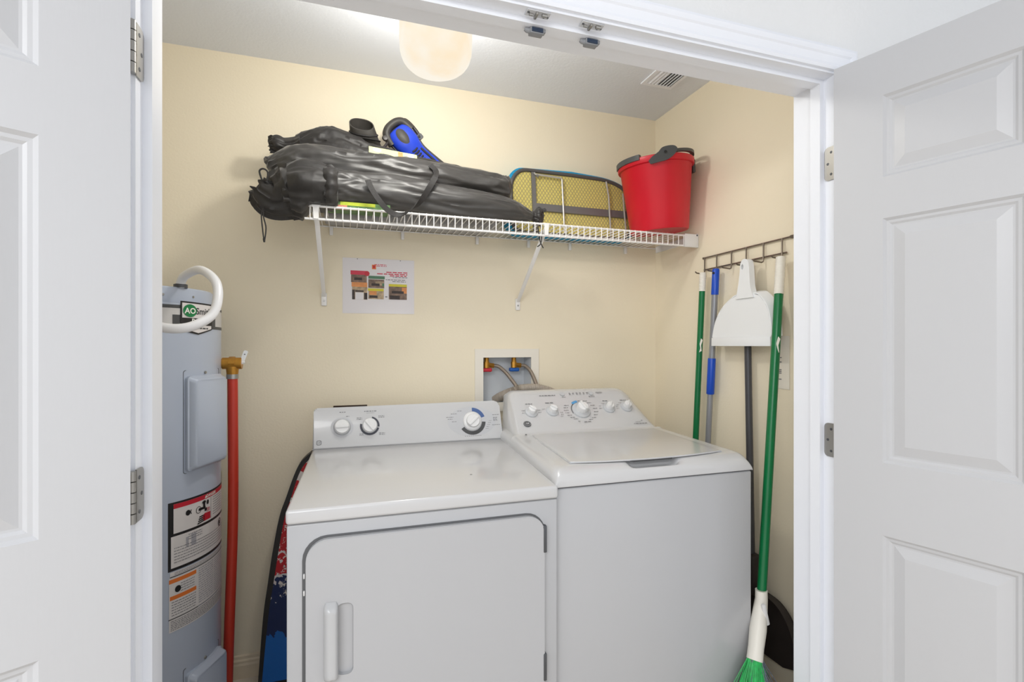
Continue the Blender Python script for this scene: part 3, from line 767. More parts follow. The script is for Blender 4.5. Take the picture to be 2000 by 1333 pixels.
mb.build('band_stripe', M['darkp'], heat, fixn=False)
sg = MB()
def patch(mb, pts, c, f=CY, n=14):   # polygon in (degrees, z) mapped on the jacket, cut into columns
    xs = sorted(set([p[0] for p in pts] + [min(p[0] for p in pts) + (max(p[0] for p in pts) - min(p[0] for p in pts)) * k / n for k in range(n + 1)]))
    def lim(x):
        ys = []
        for (x0, y0), (x1, y1) in zip(pts, pts[1:] + pts[:1]):
            if x0 == x1:
                if abs(x - x0) < 1e-9: ys += [y0, y1]
            elif min(x0, x1) - 1e-9 <= x <= max(x0, x1) + 1e-9: ys.append(y0 + (y1 - y0) * (x - x0) / (x1 - x0))
        return min(ys), max(ys)
    bm = mb.bm
    cols = [(bm.verts.new(f(A_(x), lim(x)[0], c)), bm.verts.new(f(A_(x), lim(x)[1], c))) for x in xs]
    for a, b in zip(cols, cols[1:]): bm.faces.new((a[0], b[0], b[1], a[1]))
    return mb
patch(MB(), [(46.5, 1.4345), (74.5, 1.4315), (74.5, 1.35), (60, 1.333), (46.5, 1.345)], 0.0022).build('brand_sticker', M['blackp'], heat, fixn=False)
mb = MB(); patch(mb, [(47.6, 1.4295), (73.2, 1.4265), (73.2, 1.3840), (47.6, 1.3840)], 0.003); patch(mb, [(47.6, 1.362), (73.2, 1.362), (73.2, 1.3525), (60, 1.338), (47.6, 1.3505)], 0.003)
mb.build('sticker_panel', M['label'], heat, fixn=False)
sc = A_(53.2)
mb = MB(); mb.flat(ell(sc, 1.406, 0.0225, 0.0195, 32), CY, 0.0042); mb.build('logo_disc', M['greenp'], heat, fixn=False, smooth=False)
mb = MB(); mb.text('AO', 0.024, sub(CY, sc, 1.405), 0.0006, 0.0052); mb.build('logo_lettering', M['cardw'], heat, fixn=False, smooth=False)
mb = MB(); mb.text('Smith', 0.0285, sub(CY, A_(65.0), 1.405), 0.0005, 0.0040); dashes(mb, CY, A_(64), 1.353, 0.05, 0.004, 1, 0.0040); mb.build('logo_lettering', M['darkp'], heat, fixn=False, smooth=False)
mb = MB(); mb.text('Pr', 0.021, sub(CY, A_(56.6), 1.3735), 0.0005, 0.0034); mb.build('logo_lettering', M['cardw'], heat, fixn=False, smooth=False)
# element covers on the jacket
def cover(z0, z1):
    c = MB()
    d0, d1 = 50, 86
    def sh(u, v):
        k = v
        ins = [0, 0.0, 0.004, 0.010, 0.014][int(round(v * 4))]; out = [0.0, 0.012, 0.014, 0.028, 0.031][int(round(v * 4))]
        pts = rr(A_(d0) + ins, A_(d1) - ins, z0 + ins, z1 - ins, 0.012, 5)
        p = pts[int(round(u * len(pts))) % len(pts)]
        return CY(p[0], p[1], out)
    n = len(rr(0, 1, 0, 1, 0.1, 5))
    g = c.grid(sh, n, 5, True)
    c.bm.faces.new(g[-1])
    cv_ = c.build('element_cover', M['heater'], heat)
    MB().lathe([(0.005, 0), (0.004, 0.004), (0.0001, 0.0045)], frame(CY(A_(67), z1 + 0.008), (math.cos(math.radians(67)), math.sin(math.radians(67)), 0), (0, 0, 1), (math.sin(math.radians(67)), -math.cos(math.radians(67)), 0)), 12).build('screw', M['nickel'], cv_)
    mb = MB(); mb.plate(rr(A_(d0) - 0.006, A_(d1) + 0.006, z0 - 0.006, z1 + 0.018, 0.008), [rr(A_(d0) - 0.0045, A_(d1) + 0.0045, z0 - 0.0045, z1 + 0.0165, 0.007)], CY, 0.0, 0.0006)
    mb.build('cover_seam', M['navy'], cv_, smooth=False)
cover(0.915, 1.206); cover(0.03, 0.300)
# warning label
mb = MB(); strip(mb, 38.8, 100, 0.628, 0.832, 0.0006); mb.build('warning_label', M['blackp'], heat, fixn=False)
for q in ((42.2, 99, 0.738, 0.826), (40.6, 99, 0.6365, 0.730), (40.0, 99, 0.612, 0.625), (39.4, 99, 0.487, 0.610), (39.4, 99, 0.447, 0.4845)):
    strip(MB(), *q, 0.0009).build('label_sheet', M['label'], heat, fixn=False)
strip(MB(), 42.2, 99, 0.812, 0.826, 0.0013).build('label_header', M['red'], heat, fixn=False)
for d0_, z0_ in ((39.4, 0.592), (39.9, 0.542)): strip(MB(), d0_, 58.5, z0_, z0_ + 0.012, 0.0013).build('label_header', M['orange'], heat, fixn=False)
mb = MB(); strip(mb, 60, 100, 0.486, 0.4875, 0.0012); strip(mb, 39, 60, 0.4845, 0.4875, 0.0012); strip(mb, 40, 100, 0.6095, 0.6125, 0.0012); strip(mb, 73.2, 73.6, 0.742, 0.810, 0.0013)
strip(mb, 58, 75, 0.6355, 0.6365, 0.0012)
mb.build('label_rule', M['darkp'], heat, fixn=False)
mb = MB(); mb.text('DANGER!', 0.012, sub(CY, A_(74), 0.819), 0.0004, 0.0022); mb.flat([(A_(66.3), 0.8145), (A_(68.8), 0.8145), (A_(67.5), 0.8235)], CY, 0.0018); mb.build('label_lettering', M['cardw'], heat, fixn=False, smooth=False)
ml = MB()
for k in range(8): dashes(ml, CY, A_(84), 0.806 - k * 0.0078, 0.07, 0.0020, 1, 0.0016)
for k in range(3): dashes(ml, CY, A_(58), 0.722 - k * 0.007, 0.05, 0.0020, 1, 0.0016)
for k in range(6): dashes(ml, CY, A_(70), 0.694 - k * 0.0085, 0.24, 0.0020, 1, 0.0016)
for k in range(2): dashes(ml, CY, A_(68), 0.621 - k * 0.005, 0.22, 0.0016, 1, 0.0016)
for k in range(4): dashes(ml, CY, A_(52), 0.584 - k * 0.0075, 0.045, 0.0020, 1, 0.0016)
for k in range(6): dashes(ml, CY, A_(49.5), 0.535 - k * 0.0078, 0.075, 0.0022, 1, 0.0016)
for k in range(6): dashes(ml, CY, A_(69), 0.479 - k * 0.0052, 0.25, 0.0021, 1, 0.0016)
ml.build('label_print', M['ltext'], heat, fixn=False, smooth=False)
mb = MB()
for x0_, x1_ in ((60.5, 76.5), (77.5, 97)):
    for k in range(16): dashes(mb, CY, A_((x0_ + x1_) / 2), 0.602 - k * 0.0070, A_(x1_ - x0_), 0.0030, 1, 0.0016)
strip(mb, 50.5, 52.5, 0.686, 0.716, 0.0014); strip(mb, 54.5, 58.5, 0.684, 0.720, 0.0014)
strip(mb, 54.5, 57, 0.592, 0.592, 0.0014)
mb.build('label_text_block', M['lblock'], heat, fixn=False, smooth=False)
def picto(m, *polys):
    mb = MB()
    for k, q in enumerate(polys): mb.flat(q, CY, 0.0020 + 0.0002 * k)
    mb.build('pictogram', M[m], heat, fixn=False, smooth=False)
picto('blackp', ell(A_(52.0), 0.789, 0.0075, 0.0085, 16))
for k in range(2): picto('blackp', sector(A_(54.2 + k * 1.6), 0.789, 0.007, 0.0095, 130, 230))
MB().plate(ell(A_(60.5), 0.786, 0.010, 0.011, 20), [ell(A_(60.5), 0.786, 0.0085, 0.0095, 20)], CY, 0.0018, 0.0020).build('pictogram', M['blackp'], heat, smooth=False)
picto('blackp', rect(A_(60.5), A_(67), 0.782, 0.790), rect(A_(64.6), A_(66.6), 0.788, 0.802), rect(A_(66), A_(68.2), 0.774, 0.784), ell(A_(65.4), 0.804, 0.008, 0.005, 14), ell(A_(69.2), 0.800, 0.005, 0.0075, 14))
MB().plate(ell(A_(88), 0.708, 0.014, 0.013, 20), [ell(A_(88), 0.708, 0.0115, 0.0105, 20)], CY, 0.0018, 0.0020).build('pictogram', M['blackp'], heat, smooth=False)
picto('blackp', rect(A_(86.5), A_(89), 0.702, 0.714))
picto('blackp', ell(A_(45), 0.571, 0.009, 0.010, 12))
for k in range(4): picto('blackp', [(A_(59.5 + 0.5 * k), 0.741 + k * 0.0065), (A_(66), 0.745 + k * 0.0055), (A_(66), 0.749 + k * 0.0055), (A_(59.5 + 0.5 * k), 0.7445 + k * 0.0065)])
picto('red', [(A_(65.5), 0.744), (A_(72.5), 0.744), (A_(72.5), 0.766), (A_(66), 0.768), (A_(64), 0.758)])
for k in range(3): picto('red', sector(A_(67.5 + k * 1.2), 0.776, 0.006, 0.008, -60, 60, 6))
mb = MB(); strip(mb, 101.5, 112, 0.62, 0.86, 0.0008); mb.build('guide_label', M['yellow'], heat, fixn=False)
# relief valve and pipe
mb = MB()
mb.tube([(HX + 0.245, 1.985, 1.237), (-0.409, 1.99, 1.237)], 0.016, 16)
mb.tube([(-0.413, 1.99, 1.237), (-0.352, 1.99, 1.237)], [0.0205, 0.0205], 18)
mb.tube([(-0.392, 1.99, 1.237), (-0.373, 1.99, 1.237)], [0.0235, 0.0235], 8)
mb.tube([(-0.382, 1.99, 1.226), (-0.382, 1.99, 1.196)], [0.021, 0.018], 18)
rv = thing('relief_valve', 'brass relief valve on the right side of the grey water heater', 'valve', (-0.382, 1.99, 1.20))
mb.build('valve_body', M['brass'], rv)
mb = MB(); fl = frame((-0.352, 1.985, 1.240), (0.33, 0, 0.94), (-0.94, 0, 0.33), (0, -1, 0)); mb.prism(rr(-0.006, 0.044, -0.007, 0.007, 0.005), fl, 0, 0.003, 0.001, 1)
mb.tube([(-0.356, 1.986, 1.240), (-0.342, 1.986, 1.240)], 0.005, 10)
lv = mb.build('lever', M['wplastic'], rv)
MB().prism(ell(0.030, 0, 0.0025, 0.0025, 12), fl, 0.003, 0.0034).build('lever_hole', M['print'], lv)
pp = thing('discharge_pipe', 'red plastic discharge pipe running down beside the grey water heater', 'pipe', (-0.39, 2.0, 0.03))
mb = MB(); mb.tube(spline([(-0.382, 1.99, 1.196), (-0.381, 1.99, 1.1), (-0.381, 1.993, 0.7), (-0.394, 2.0, 0.3), (-0.402, 2.005, 0.03)], 24), 0.0165, 18); mb.build('pipe_run', M['redpex'], pp)
MB().tube([(-0.382, 1.99, 1.199), (-0.382, 1.99, 1.183)], 0.0190, 18).build('crimp_ring', M['nickel'], pp)
hp = spline([(-0.488, 1.80, 1.478), (-0.486, 1.795, 1.492), (-0.468, 1.77, 1.512), (-0.412, 1.70, 1.522), (-0.360, 1.635, 1.488), (-0.343, 1.60, 1.440), (-0.350, 1.57, 1.385), (-0.385, 1.53, 1.352), (-0.425, 1.51, 1.343), (-0.47, 1.52, 1.352), (-0.53, 1.58, 1.38), (-0.62, 1.70, 1.44), (-0.69, 1.77, 1.492), (-0.715, 1.815, 1.502), (-0.72, 1.84, 1.478)], 90)
wp = thing('supply_pipe', 'white flexible pipe looping in front of the heater top', 'pipe', (-0.488, 1.80, 1.478))
MB().tube(hp, 0.0125, 16).build('pipe_run', M['hose'], wp)
MB().lathe([(0.019, 0), (0.019, 0.010), (0.014, 0.012)], frame((-0.488, 1.80, 1.4775), (1, 0, 0), (0, 1, 0), (0, 0, 1)), 16).build('collar', M['navy'], wp)

# ------------------------------------------------------------------ bodyboard behind the dryer
bb = thing('bodyboard', 'red white and blue bodyboard with black rails, upright at the left of the dryer', 'bodyboard', (-0.06, 2.14, 0))
edge = [(-0.322, 0.004), (-0.305, 0.255), (-0.289, 0.384), (-0.271, 0.513), (-0.248, 0.640), (-0.225, 0.71), (-0.189, 0.812), (-0.150, 0.866), (-0.06, 0.925)]
es = spline(edge, 40); cxb = -0.06
outl = es + [(2 * cxb - x, z) for x, z in es[::-1][1:]]
tilt = lambda a, b, c=0.0: V((a, 2.120 + c + 0.02 * b, b))
MB().prism(outl, tilt, 0.0, 0.045, 0.0).build('rail', M['rubberd'], bb)
def inset(pts, d, cx, cz):
    out = []
    for x, z in pts:
        v = V((cx - x, 0.6 * (cz - z))); v.normalize(); out.append((x + v.x * d, z + v.y * d * 0.8))
    return out
mb = MB(); mb.prism(inset(outl, 0.021, cxb, 0.45), tilt, -0.0025, 0.002)
mb.build('printed_deck', mat_boogie(0.45), bb)

# ------------------------------------------------------------------ wire shelf
SX0, SX1, SY, SZ, SZL = -0.140, 1.4845, 1.886, 1.785, 1.7395
sh = thing('wire_shelf', 'white vinyl coated wire shelf on the back wall', 'shelf', (0.67, BY, SZ))
for z in (SZ, SZL):
    MB().tube([(SX0, SY, z), (SX1 - 0.075 if z == SZL else SX1 - 0.05, SY, z)], 0.0042, 10).build('front_rail', M['wire'], sh)
MB().tube([(SX0 + 0.03, BY - 0.006, SZ + 0.004), (SX1, BY - 0.006, SZ + 0.004)], 0.0032, 8).build('back_rail', M['wire'], sh)
MB().tube([(SX0 + 0.01, SY + 0.15, SZ - 0.004), (SX1, SY + 0.15, SZ - 0.004)], 0.0032, 8).build('middle_rail', M['wire'], sh)
mb = MB()
x = SX0 + 0.018
while x < SX1 - 0.09 + 0.02:
    mb.tube([(x, SY - 0.004, SZL - 0.002), (x, SY - 0.005, SZ), (x, SY - 0.001, SZ + 0.0035), (x, SY + 0.02, SZ + 0.002), (x, BY - 0.004, SZ + 0.003)], 0.0021, 6)
    x += 0.0268
mb.build('wire_grid', M['wire'], sh)
# end bracket on the right wall
mb = MB(); mb.box(SX1 - 0.072, SX1 + 0.0005, SY - 0.004, SY + 0.006, SZL - 0.005, SZ + 0.008, 0.002, 2); mb.box(SX1 - 0.004, SX1 + 0.001, SY, BY - 0.01, SZ - 0.02, SZ + 0.012, 0.001, 1)
eb = mb.build('end_bracket', M['plastic'], sh)
MB().lathe([(0.004, 0), (0.003, -0.002), (0.0001, -0.0022)], frame((SX1 - 0.008, SY - 0.004, SZ + 0.003), (1, 0, 0), (0, 0, 1), (0, 1, 0)), 10).build('screw', M['navy'], eb)
for xb, xt in ((-0.090, -0.103), (0.748, 0.757)):
    mb = MB()
    top = V((xt, SY - 0.003, SZL + 0.03)); bot = V((xb, BY - 0.006, 1.500))
    d = (bot - top).normalized(); sx = V((1, 0, 0)); nn = d.cross(sx).normalized()
    L_ = (bot - top).length
    fb = lambda a, b, c=0.0: top + d * b + sx * a + nn * c
    mb.prism([(-0.0085, 0), (0.0085, 0), (0.0075, L_), (-0.0075, L_)], fb, -0.004, 0.004, 0.002, 2)
    mb.prism([(-0.016, 0.004), (-0.009, -0.006), (-0.0085, -0.046), (0.0085, -0.046), (0.009, -0.006), (0.016, 0.004)], frame((xt, SY - 0.003, SZ), (1, 0, 0), (0, 0, 1), (0, -1, 0)), 0.002, 0.0045, 0.001, 1)
    mb.box(xb - 0.011, xb + 0.011, BY - 0.010, BY - 0.0005, 1.462, 1.515, 0.003, 2)
    br = mb.build('support_brace', M['wire'], sh)
    MB().lathe([(0.0042, 0), (0.0035, 0.002), (0.0001, 0.0022)], frame((xb, BY - 0.010, 1.483), (1, 0, 0), (0, 0, 1), (0, -1, 0)), 12).build('screw', M['nickel'], br)
for xc in (-0.062, 0.226, 0.555, 0.80, 1.01, 1.31):
    MB().box(xc - 0.007, xc + 0.007, BY - 0.013, BY - 0.0005, SZ - 0.032, SZ + 0.006, 0.003, 2).build('wall_clip', M['wire'], sh)

# ------------------------------------------------------------------ black carry bags on the shelf
def sack(pts, rad, seed, n=64, m=150, amp=0.12, ruff0=0.0, ruff1=0.0, fold=1.0, floor=None, fx=-9.0):
    P = spline(pts, m); R = spline(rad, m)
    mb = MB()
    def fn(u, v):
        i = int(round(v * (m - 1))); p = V(P[i]); ry, rz = R[i][0], R[i][1]
        t = V(P[min(i + 1, m - 1)]) - V(P[max(i - 1, 0)]); t.normalize()
        side = t.cross(V((0, 0, 1))).normalized(); up = side.cross(t).normalized()
        a = u * 2 * PI; ca, sa = math.cos(a), math.sin(a)
        s = v * (V(P[-1]) - V(P[0])).length
        d = 0.0
        # long folds running mostly along the bag, some diagonal
        q1 = noise.noise(V((s * 5.0 + seed, ca * 1.3 + s * 1.5, sa * 1.3)))
        d += amp * 0.9 * q1
        q2 = noise.noise(V((s * 9 + ca * 2.0 + seed * 2.3, sa * 3.1 + 4 * s, ca * 3.1 + seed)))
        d += amp * 1.25 * fold * (0.42 - abs(q2))
        q3 = noise.noise(V((s * 22 + seed, sa * 5 - 9 * s, ca * 5)))
        d += amp * 0.30 * fold * (0.3 - abs(q3))
        e0 = math.exp(-(v / 0.05) ** 2) * ruff0; e1 = math.exp(-((1 - v) / 0.05) ** 2) * ruff1
        d += (e0 + e1) * (math.cos(7 * a + seed) * 0.5 + math.cos(13 * a + 2 * seed) * 0.35)
        # drape: fuller at the bottom
        k = 1 + d
        pos = p + side * (ca * ry * k) + up * (sa * rz * k)
        pos += t * ((e0 + e1) * 0.03 * math.sin(9 * a + seed))
        if floor is not None and pos.z < floor and pos.x > fx: pos.z = floor + (pos.z - floor) * 0.02 * min(1, (pos.x - fx) / 0.03) + (pos.z - floor) * max(0, 1 - (pos.x - fx) / 0.03)
        return pos
    g = mb.grid(fn, n, m, True)
    mb.bm.faces.new(g[0][::-1]); mb.bm.faces.new(g[-1])
    return mb
def cord(pts, r=0.0022, n=30): return MB().tube(spline(pts, n), r, 8)
def ribbon(pts, wv, th, n=48):
    P = [V(q) for q in spline(pts, n)]; mb = MB(); bm = mb.bm; rows = []
    for i, p in enumerate(P):
        t = (P[min(i + 1, n - 1)] - P[max(i - 1, 0)]).normalized(); wd = V(wv) - t * V(wv).dot(t); wd = wd.normalized() * V(wv).length / 2
        nn = t.cross(wd).normalized() * th / 2
        rows.append([bm.verts.new(p + wd + nn), bm.verts.new(p - wd + nn), bm.verts.new(p - wd - nn), bm.verts.new(p + wd - nn)])
    for A, B in zip(rows, rows[1:]):
        for k in range(4): bm.faces.new((A[k], A[(k + 1) % 4], B[(k + 1) % 4], B[k]))
    bm.faces.new(rows[0][::-1]); bm.faces.new(rows[-1])
    return mb
ZB = SZ + 0.006
tag(MB().box(-0.085, 0.60, 2.045, 2.205, ZB, ZB + 0.05, 0.012, 3).build('folded_pad', M['greypad']), 'grey flat pad lying on the wire shelf beneath the black bags', 'pad')
ga = 'black carry bags on the wire shelf'
# front bag
bA = thing('carry_bag', 'black nylon carry bag at the shelf front with a strap hanging over the rail', 'bag', (0.23, 1.93, ZB), ga)
sack([(-0.215, 1.93, 1.838), (-0.15, 1.935, 1.846), (-0.05, 1.935, 1.866), (0.05, 1.94, 1.870), (0.22, 1.94, 1.862), (0.42, 1.93, 1.846), (0.60, 1.93, 1.838), (0.68, 1.93, 1.828), (0.712, 1.93, 1.822)],
     [(0.075, 0.074), (0.078, 0.072), (0.068, 0.064), (0.058, 0.058), (0.060, 0.060), (0.058, 0.058), (0.046, 0.046), (0.030, 0.030), (0.018, 0.018)], 1.3, amp=0.20, floor=ZB).build('bag_body', M['nylon'], bA, angle=80)
sack([(-0.278, 1.925, 1.846), (-0.262, 1.925, 1.830), (-0.240, 1.928, 1.818), (-0.215, 1.93, 1.828), (-0.195, 1.93, 1.836)],
     [(0.036, 0.040), (0.040, 0.054), (0.050, 0.062), (0.064, 0.070), (0.072, 0.074)], 4.1, m=60, amp=0.36, ruff0=0.5).build('bag_mouth', M['nylonm'], bA, angle=80)
# turned-back cuff with a gathered hem
sack([(-0.190, 1.925, 1.842), (-0.15, 1.925, 1.846), (-0.10, 1.925, 1.850), (-0.062, 1.925, 1.852)],
     [(0.082, 0.080), (0.094, 0.092), (0.092, 0.090), (0.080, 0.076)], 7.7, m=60, amp=0.22, fold=0.8, floor=ZB, fx=-0.15).build('cuff', M['nylonm'], bA, angle=80)
sack([(-0.075, 1.925, 1.852), (-0.055, 1.925, 1.853), (-0.035, 1.926, 1.853)], [(0.086, 0.082), (0.092, 0.088), (0.078, 0.074)], 2.2, m=30, amp=0.16, ruff0=0.10, ruff1=0.10, floor=ZB, fx=-0.15).build('hem', M['nylonm'], bA, angle=80)
sack([(0.700, 1.93, 1.824), (0.722, 1.93, 1.824), (0.738, 1.928, 1.824), (0.748, 1.927, 1.822)], [(0.018, 0.018), (0.017, 0.018), (0.028, 0.032), (0.020, 0.026)], 5.5, m=40, amp=0.3, ruff1=0.6).build('tied_end', M['nylonm'], bA, angle=80)
ribbon([(0.312, 1.872, 1.925), (0.287, 1.860, 1.880), (0.252, 1.856, 1.822), (0.212, 1.862, 1.786), (0.175, 1.866, 1.772), (0.140, 1.863, 1.784), (0.108, 1.858, 1.816), (0.082, 1.860, 1.856), (0.070, 1.868, 1.888)], (0.016, 0.004, 0.012), 0.0025).build('shoulder_strap', M['web'], bA)
cord([(-0.268, 1.90, 1.780), (-0.270, 1.895, 1.74), (-0.262, 1.893, 1.70), (-0.266, 1.892, 1.655)]).build('drawstring', M['web'], bA)
mb = cord([(-0.266, 1.90, 1.780), (-0.276, 1.895, 1.745), (-0.272, 1.893, 1.69), (-0.268, 1.892, 1.658)]); mb.tube([(-0.268, 1.892, 1.662), (-0.267, 1.892, 1.650)], [0.004, 0.003], 8); mb.build('drawstring', M['web'], bA)
cord([(-0.272, 1.885, 1.855), (-0.280, 1.880, 1.885), (-0.268, 1.880, 1.895), (-0.255, 1.883, 1.885), (-0.258, 1.885, 1.855)], 0.003).build('drawstring', M['web'], bA)
mb = cord([(0.735, 1.93, 1.815), (0.74, 1.90, 1.78), (0.742, 1.895, 1.73), (0.735, 1.892, 1.705), (0.722, 1.89, 1.694)]); mb.merge(cord([(0.735, 1.93, 1.815), (0.728, 1.90, 1.78), (0.735, 1.895, 1.72), (0.748, 1.892, 1.69)]).bm); mb.build('drawstring', M['web'], bA)
# middle bag
bB = thing('carry_bag', 'black nylon carry bag lying along the top of the front bag, blunt right end', 'bag', (0.2, 2.0, 1.89), ga)
sack([(-0.255, 1.99, 1.915), (-0.20, 1.99, 1.938), (-0.12, 1.99, 1.952), (0.04, 1.995, 1.957), (0.23, 2.0, 1.957), (0.43, 2.0, 1.952), (0.58, 2.0, 1.945), (0.625, 2.0, 1.943), (0.638, 2.0, 1.943)],
     [(0.050, 0.05), (0.070, 0.066), (0.078, 0.070), (0.072, 0.064), (0.076, 0.066), (0.064, 0.055), (0.060, 0.050), (0.054, 0.046), (0.036, 0.032)], 9.4, amp=0.22, ruff0=0.3).build('bag_body', M['nylon'], bB, angle=80)
ribbon([(0.30, 1.925, 1.985), (0.318, 1.915, 1.965), (0.315, 1.885, 1.935), (0.300, 1.868, 1.905)], (0.018, 0.004, 0.010), 0.0025).build('strap', M['web'], bB)
# rear bag
bC = thing('carry_bag', 'black ripstop carry bag at the back of the pile, open ruffled left end', 'bag', (0.1, 2.09, 1.98), ga)
sack([(-0.17, 2.08, 2.045), (-0.12, 2.085, 2.062), (-0.06, 2.09, 2.062), (0.02, 2.095, 2.050), (0.10, 2.10, 2.030), (0.25, 2.105, 2.010), (0.43, 2.105, 1.998), (0.58, 2.105, 1.985), (0.61, 2.105, 1.985)],
     [(0.046, 0.044), (0.064, 0.060), (0.074, 0.076), (0.072, 0.068), (0.072, 0.062), (0.070, 0.055), (0.064, 0.050), (0.060, 0.045), (0.04, 0.03)], 12.9, amp=0.20).build('bag_body', M['nylonm'], bC, angle=80)
sack([(-0.262, 2.07, 2.045), (-0.250, 2.07, 2.046), (-0.225, 2.075, 2.044), (-0.19, 2.08, 2.046), (-0.165, 2.08, 2.048)], [(0.026, 0.024), (0.032, 0.032), (0.030, 0.028), (0.036, 0.034), (0.046, 0.044)], 15.2, m=50, amp=0.34, ruff0=0.55).build('bag_mouth', M['nylonm'], bC, angle=80)
mb = MB(); mb.box(-0.085, -0.062, 1.992, 2.000, 2.020, 2.030, 0.003, 2); mb.build('zip_pull', M['nickel'], bC)
t = thing('printed_card', 'narrow pale green printed card lying on the black bags under the fins', 'card', (0.17, 2.02, 2.0))
fc = frame((0.078, 1.975, 2.018), V((0.178, 0.0, -0.013)).normalized(), (0.0, 0.35, 0.94), (0, -0.94, 0.35))
MB().prism(rr(0, 0.180, 0, 0.036, 0.002, 2), fc, 0, 0.003).build('sheet', M['card'], t)
for q in (ell(0.03, 0.024, 0.016, 0.009, 18), rect(0.145, 0.168, 0.004, 0.030)): MB().flat(q, fc, 0.0036).build('card_print', M['cardw'], t, smooth=False)
mb = MB(); mb.flat(rect(0.108, 0.126, 0.012, 0.034), fc, 0.0036); mb.build('card_print', M['ph4'], t, smooth=False)
t = thing('printed_packet', 'green and lime printed flat packet on the shelf under the front black bag', 'packet', (0.04, 1.90, ZB))
fp = frame((-0.068, 1.8985, 1.7905), (1, 0, 0), (0, 0, 1), (0, -1, 0))
MB().box(-0.07, 0.150, 1.899, 1.99, 1.7905, 1.812).build('packet_body', M['bookg'], t, smooth=False)
mb = MB(); mb.flat(rect(0.045, 0.165, 0.009, 0.0212), fp, 0.0003); mb.build('packet_print', M['booky'], t, smooth=False)
fu = frame((-0.07, 1.899, 1.7902), (1, 0, 0), (0, 1, 0), (0, 0, -1))
mb = MB(); mb.flat(rect(0.075, 0.20, 0.004, 0.028), fu, 0.0); mb.build('packet_print', M['booky'], t, smooth=False)
mb = MB(); mb.flat(rect(0.03, 0.072, 0.003, 0.03), fu, 0.0); mb.build('packet_print', M['bookp'], t, smooth=False)
mb = MB(); mb.flat(rect(0.025, 0.068, 0.001, 0.009), fp, 0.0003); mb.build('packet_print', M['bookp'], t, smooth=False)

# ------------------------------------------------------------------ swim fins
gf = 'swim fins on the bags'
fk = thing('swim_fin', 'black swim fin with open foot pocket upright on the rear bag', 'swim fin', (0.08, 2.11, 2.09), gf)
mb = MB()
def pocket_axis(k):      # k = 0 at the toe end, 1 at the oblique opening
    c = V((0.076, 2.115, 2.088)).lerp(V((0.053, 2.060, 2.167)), k)
    e2 = V((0, 0.95, -0.30)).lerp(V((-0.06, 0.42, 0.90)), k).normalized()
    return c, V((1, 0, -0.02)), e2
def pocket_fn(u, v):
    a = u * 2 * PI
    if v < 0.5: k = v / 0.5; off = 0.0
    else: k = 1 - (v - 0.5) / 0.5; off = 0.004
    c, e1, e2 = pocket_axis(k)
    sq = lambda q: math.copysign(abs(q) ** 0.8, q)
    return c + e1 * ((0.062 - 0.016 * k - off) * sq(math.cos(a))) + e2 * ((0.030 + 0.003 * k - off) * math.sin(a))
mb.grid(pocket_fn, 40, 24, True)
mb.build('foot_pocket', M['rubber'], fk)
for k_, g_ in ((0.62, 1.03), (0.38, 1.04)):
    c, e1, e2 = pocket_axis(k_)
    MB().tube([c + e1 * ((0.062 - 0.016 * k_) * g_ * math.cos(a * PI / 20)) + e2 * (0.032 * g_ * math.sin(a * PI / 20)) for a in range(40)], 0.0028, 8, closed=True).build('rib', M['rubberd'], fk)
mb = MB()
ff = frame((0.095, 2.135, 2.092), (0.97, 0.05, -0.22), (0.05, 0.93, 0.35), (0.22, -0.35, 0.91))
mb.prism([(-0.055, -0.03), (0.05, -0.045), (0.20, -0.08), (0.21, 0.05), (0.05, 0.05), (-0.055, 0.05)], ff, -0.022, -0.012, 0.003, 2)
mb.build('blade', M['rubberd'], fk)
mb = MB(); mb.tube(spline([(0.030, 2.10, 2.098), (0.042, 2.085, 2.088), (0.09, 2.078, 2.078), (0.13, 2.085, 2.083), (0.155, 2.10, 2.118)], 24), 0.006, 10); mb.lathe([(0.012, 0), (0.013, 0.004), (0.009, 0.009), (0.0001, 0.010)], frame((0.146, 2.100, 2.135), (1, 0, 0), (0, 0, 1), (0, -1, 0)), 16)
mb.build('heel_strap', M['blackpl'], fk)

fb_ = thing('swim_fin', 'blue and black swim fin slanting down to the right on the bags', 'swim fin', (0.25, 2.12, 2.05), gf)
ax = V((0.70, 0.02, -0.70)).normalized(); nf = V((-0.30, -0.90, 0.30)).normalized(); nf = (nf - ax * nf.dot(ax)).normalized(); wx = nf.cross(ax).normalized()
FF = frame((0.185, 2.115, 2.180), ax, wx, nf)          # (along, across, out)
prof_b = [(-0.022, 0.030), (-0.014, 0.046), (0.03, 0.056), (0.08, 0.056), (0.12, 0.050), (0.18, 0.058), (0.27, 0.075)]
def symm(pr_): return [(a, b) for a, b in pr_] + [(a, -b) for a, b in pr_[::-1]]
MB().prism(symm(spline(prof_b, 30)), FF, -0.010, 0.006, 0.004, 2).build('blade', M['rubberd'], fb_)
mb = MB()
def shell(u, v):
    a0, wdt, hh = spline([(0.0, 0.020, 0.010), (0.006, 0.040, 0.024), (0.03, 0.052, 0.034), (0.07, 0.053, 0.034), (0.10, 0.046, 0.026), (0.13, 0.044, 0.016), (0.19, 0.052, 0.010), (0.26, 0.056, 0.0065)], 40)[int(round(v * 39))]
    th = u * PI
    return FF(a0, wdt * math.cos(th), 0.004 + hh * math.sin(th) ** 0.8)
mb.grid(shell, 26, 40)
mb.build('foot_pocket', M['finblue'], fb_)
mb = MB()
mb.grid(lambda u, v: FF(0.045 + 0.034 * v * math.cos(u * 2 * PI), 0.022 * v * math.sin(u * 2 * PI) - 0.004, 0.0345 + 0.0075 * (1 - 0.72 * v * v)), 28, 6, True)
mb.build('toe_insert', M['rubber'], fb_)
mb = MB()
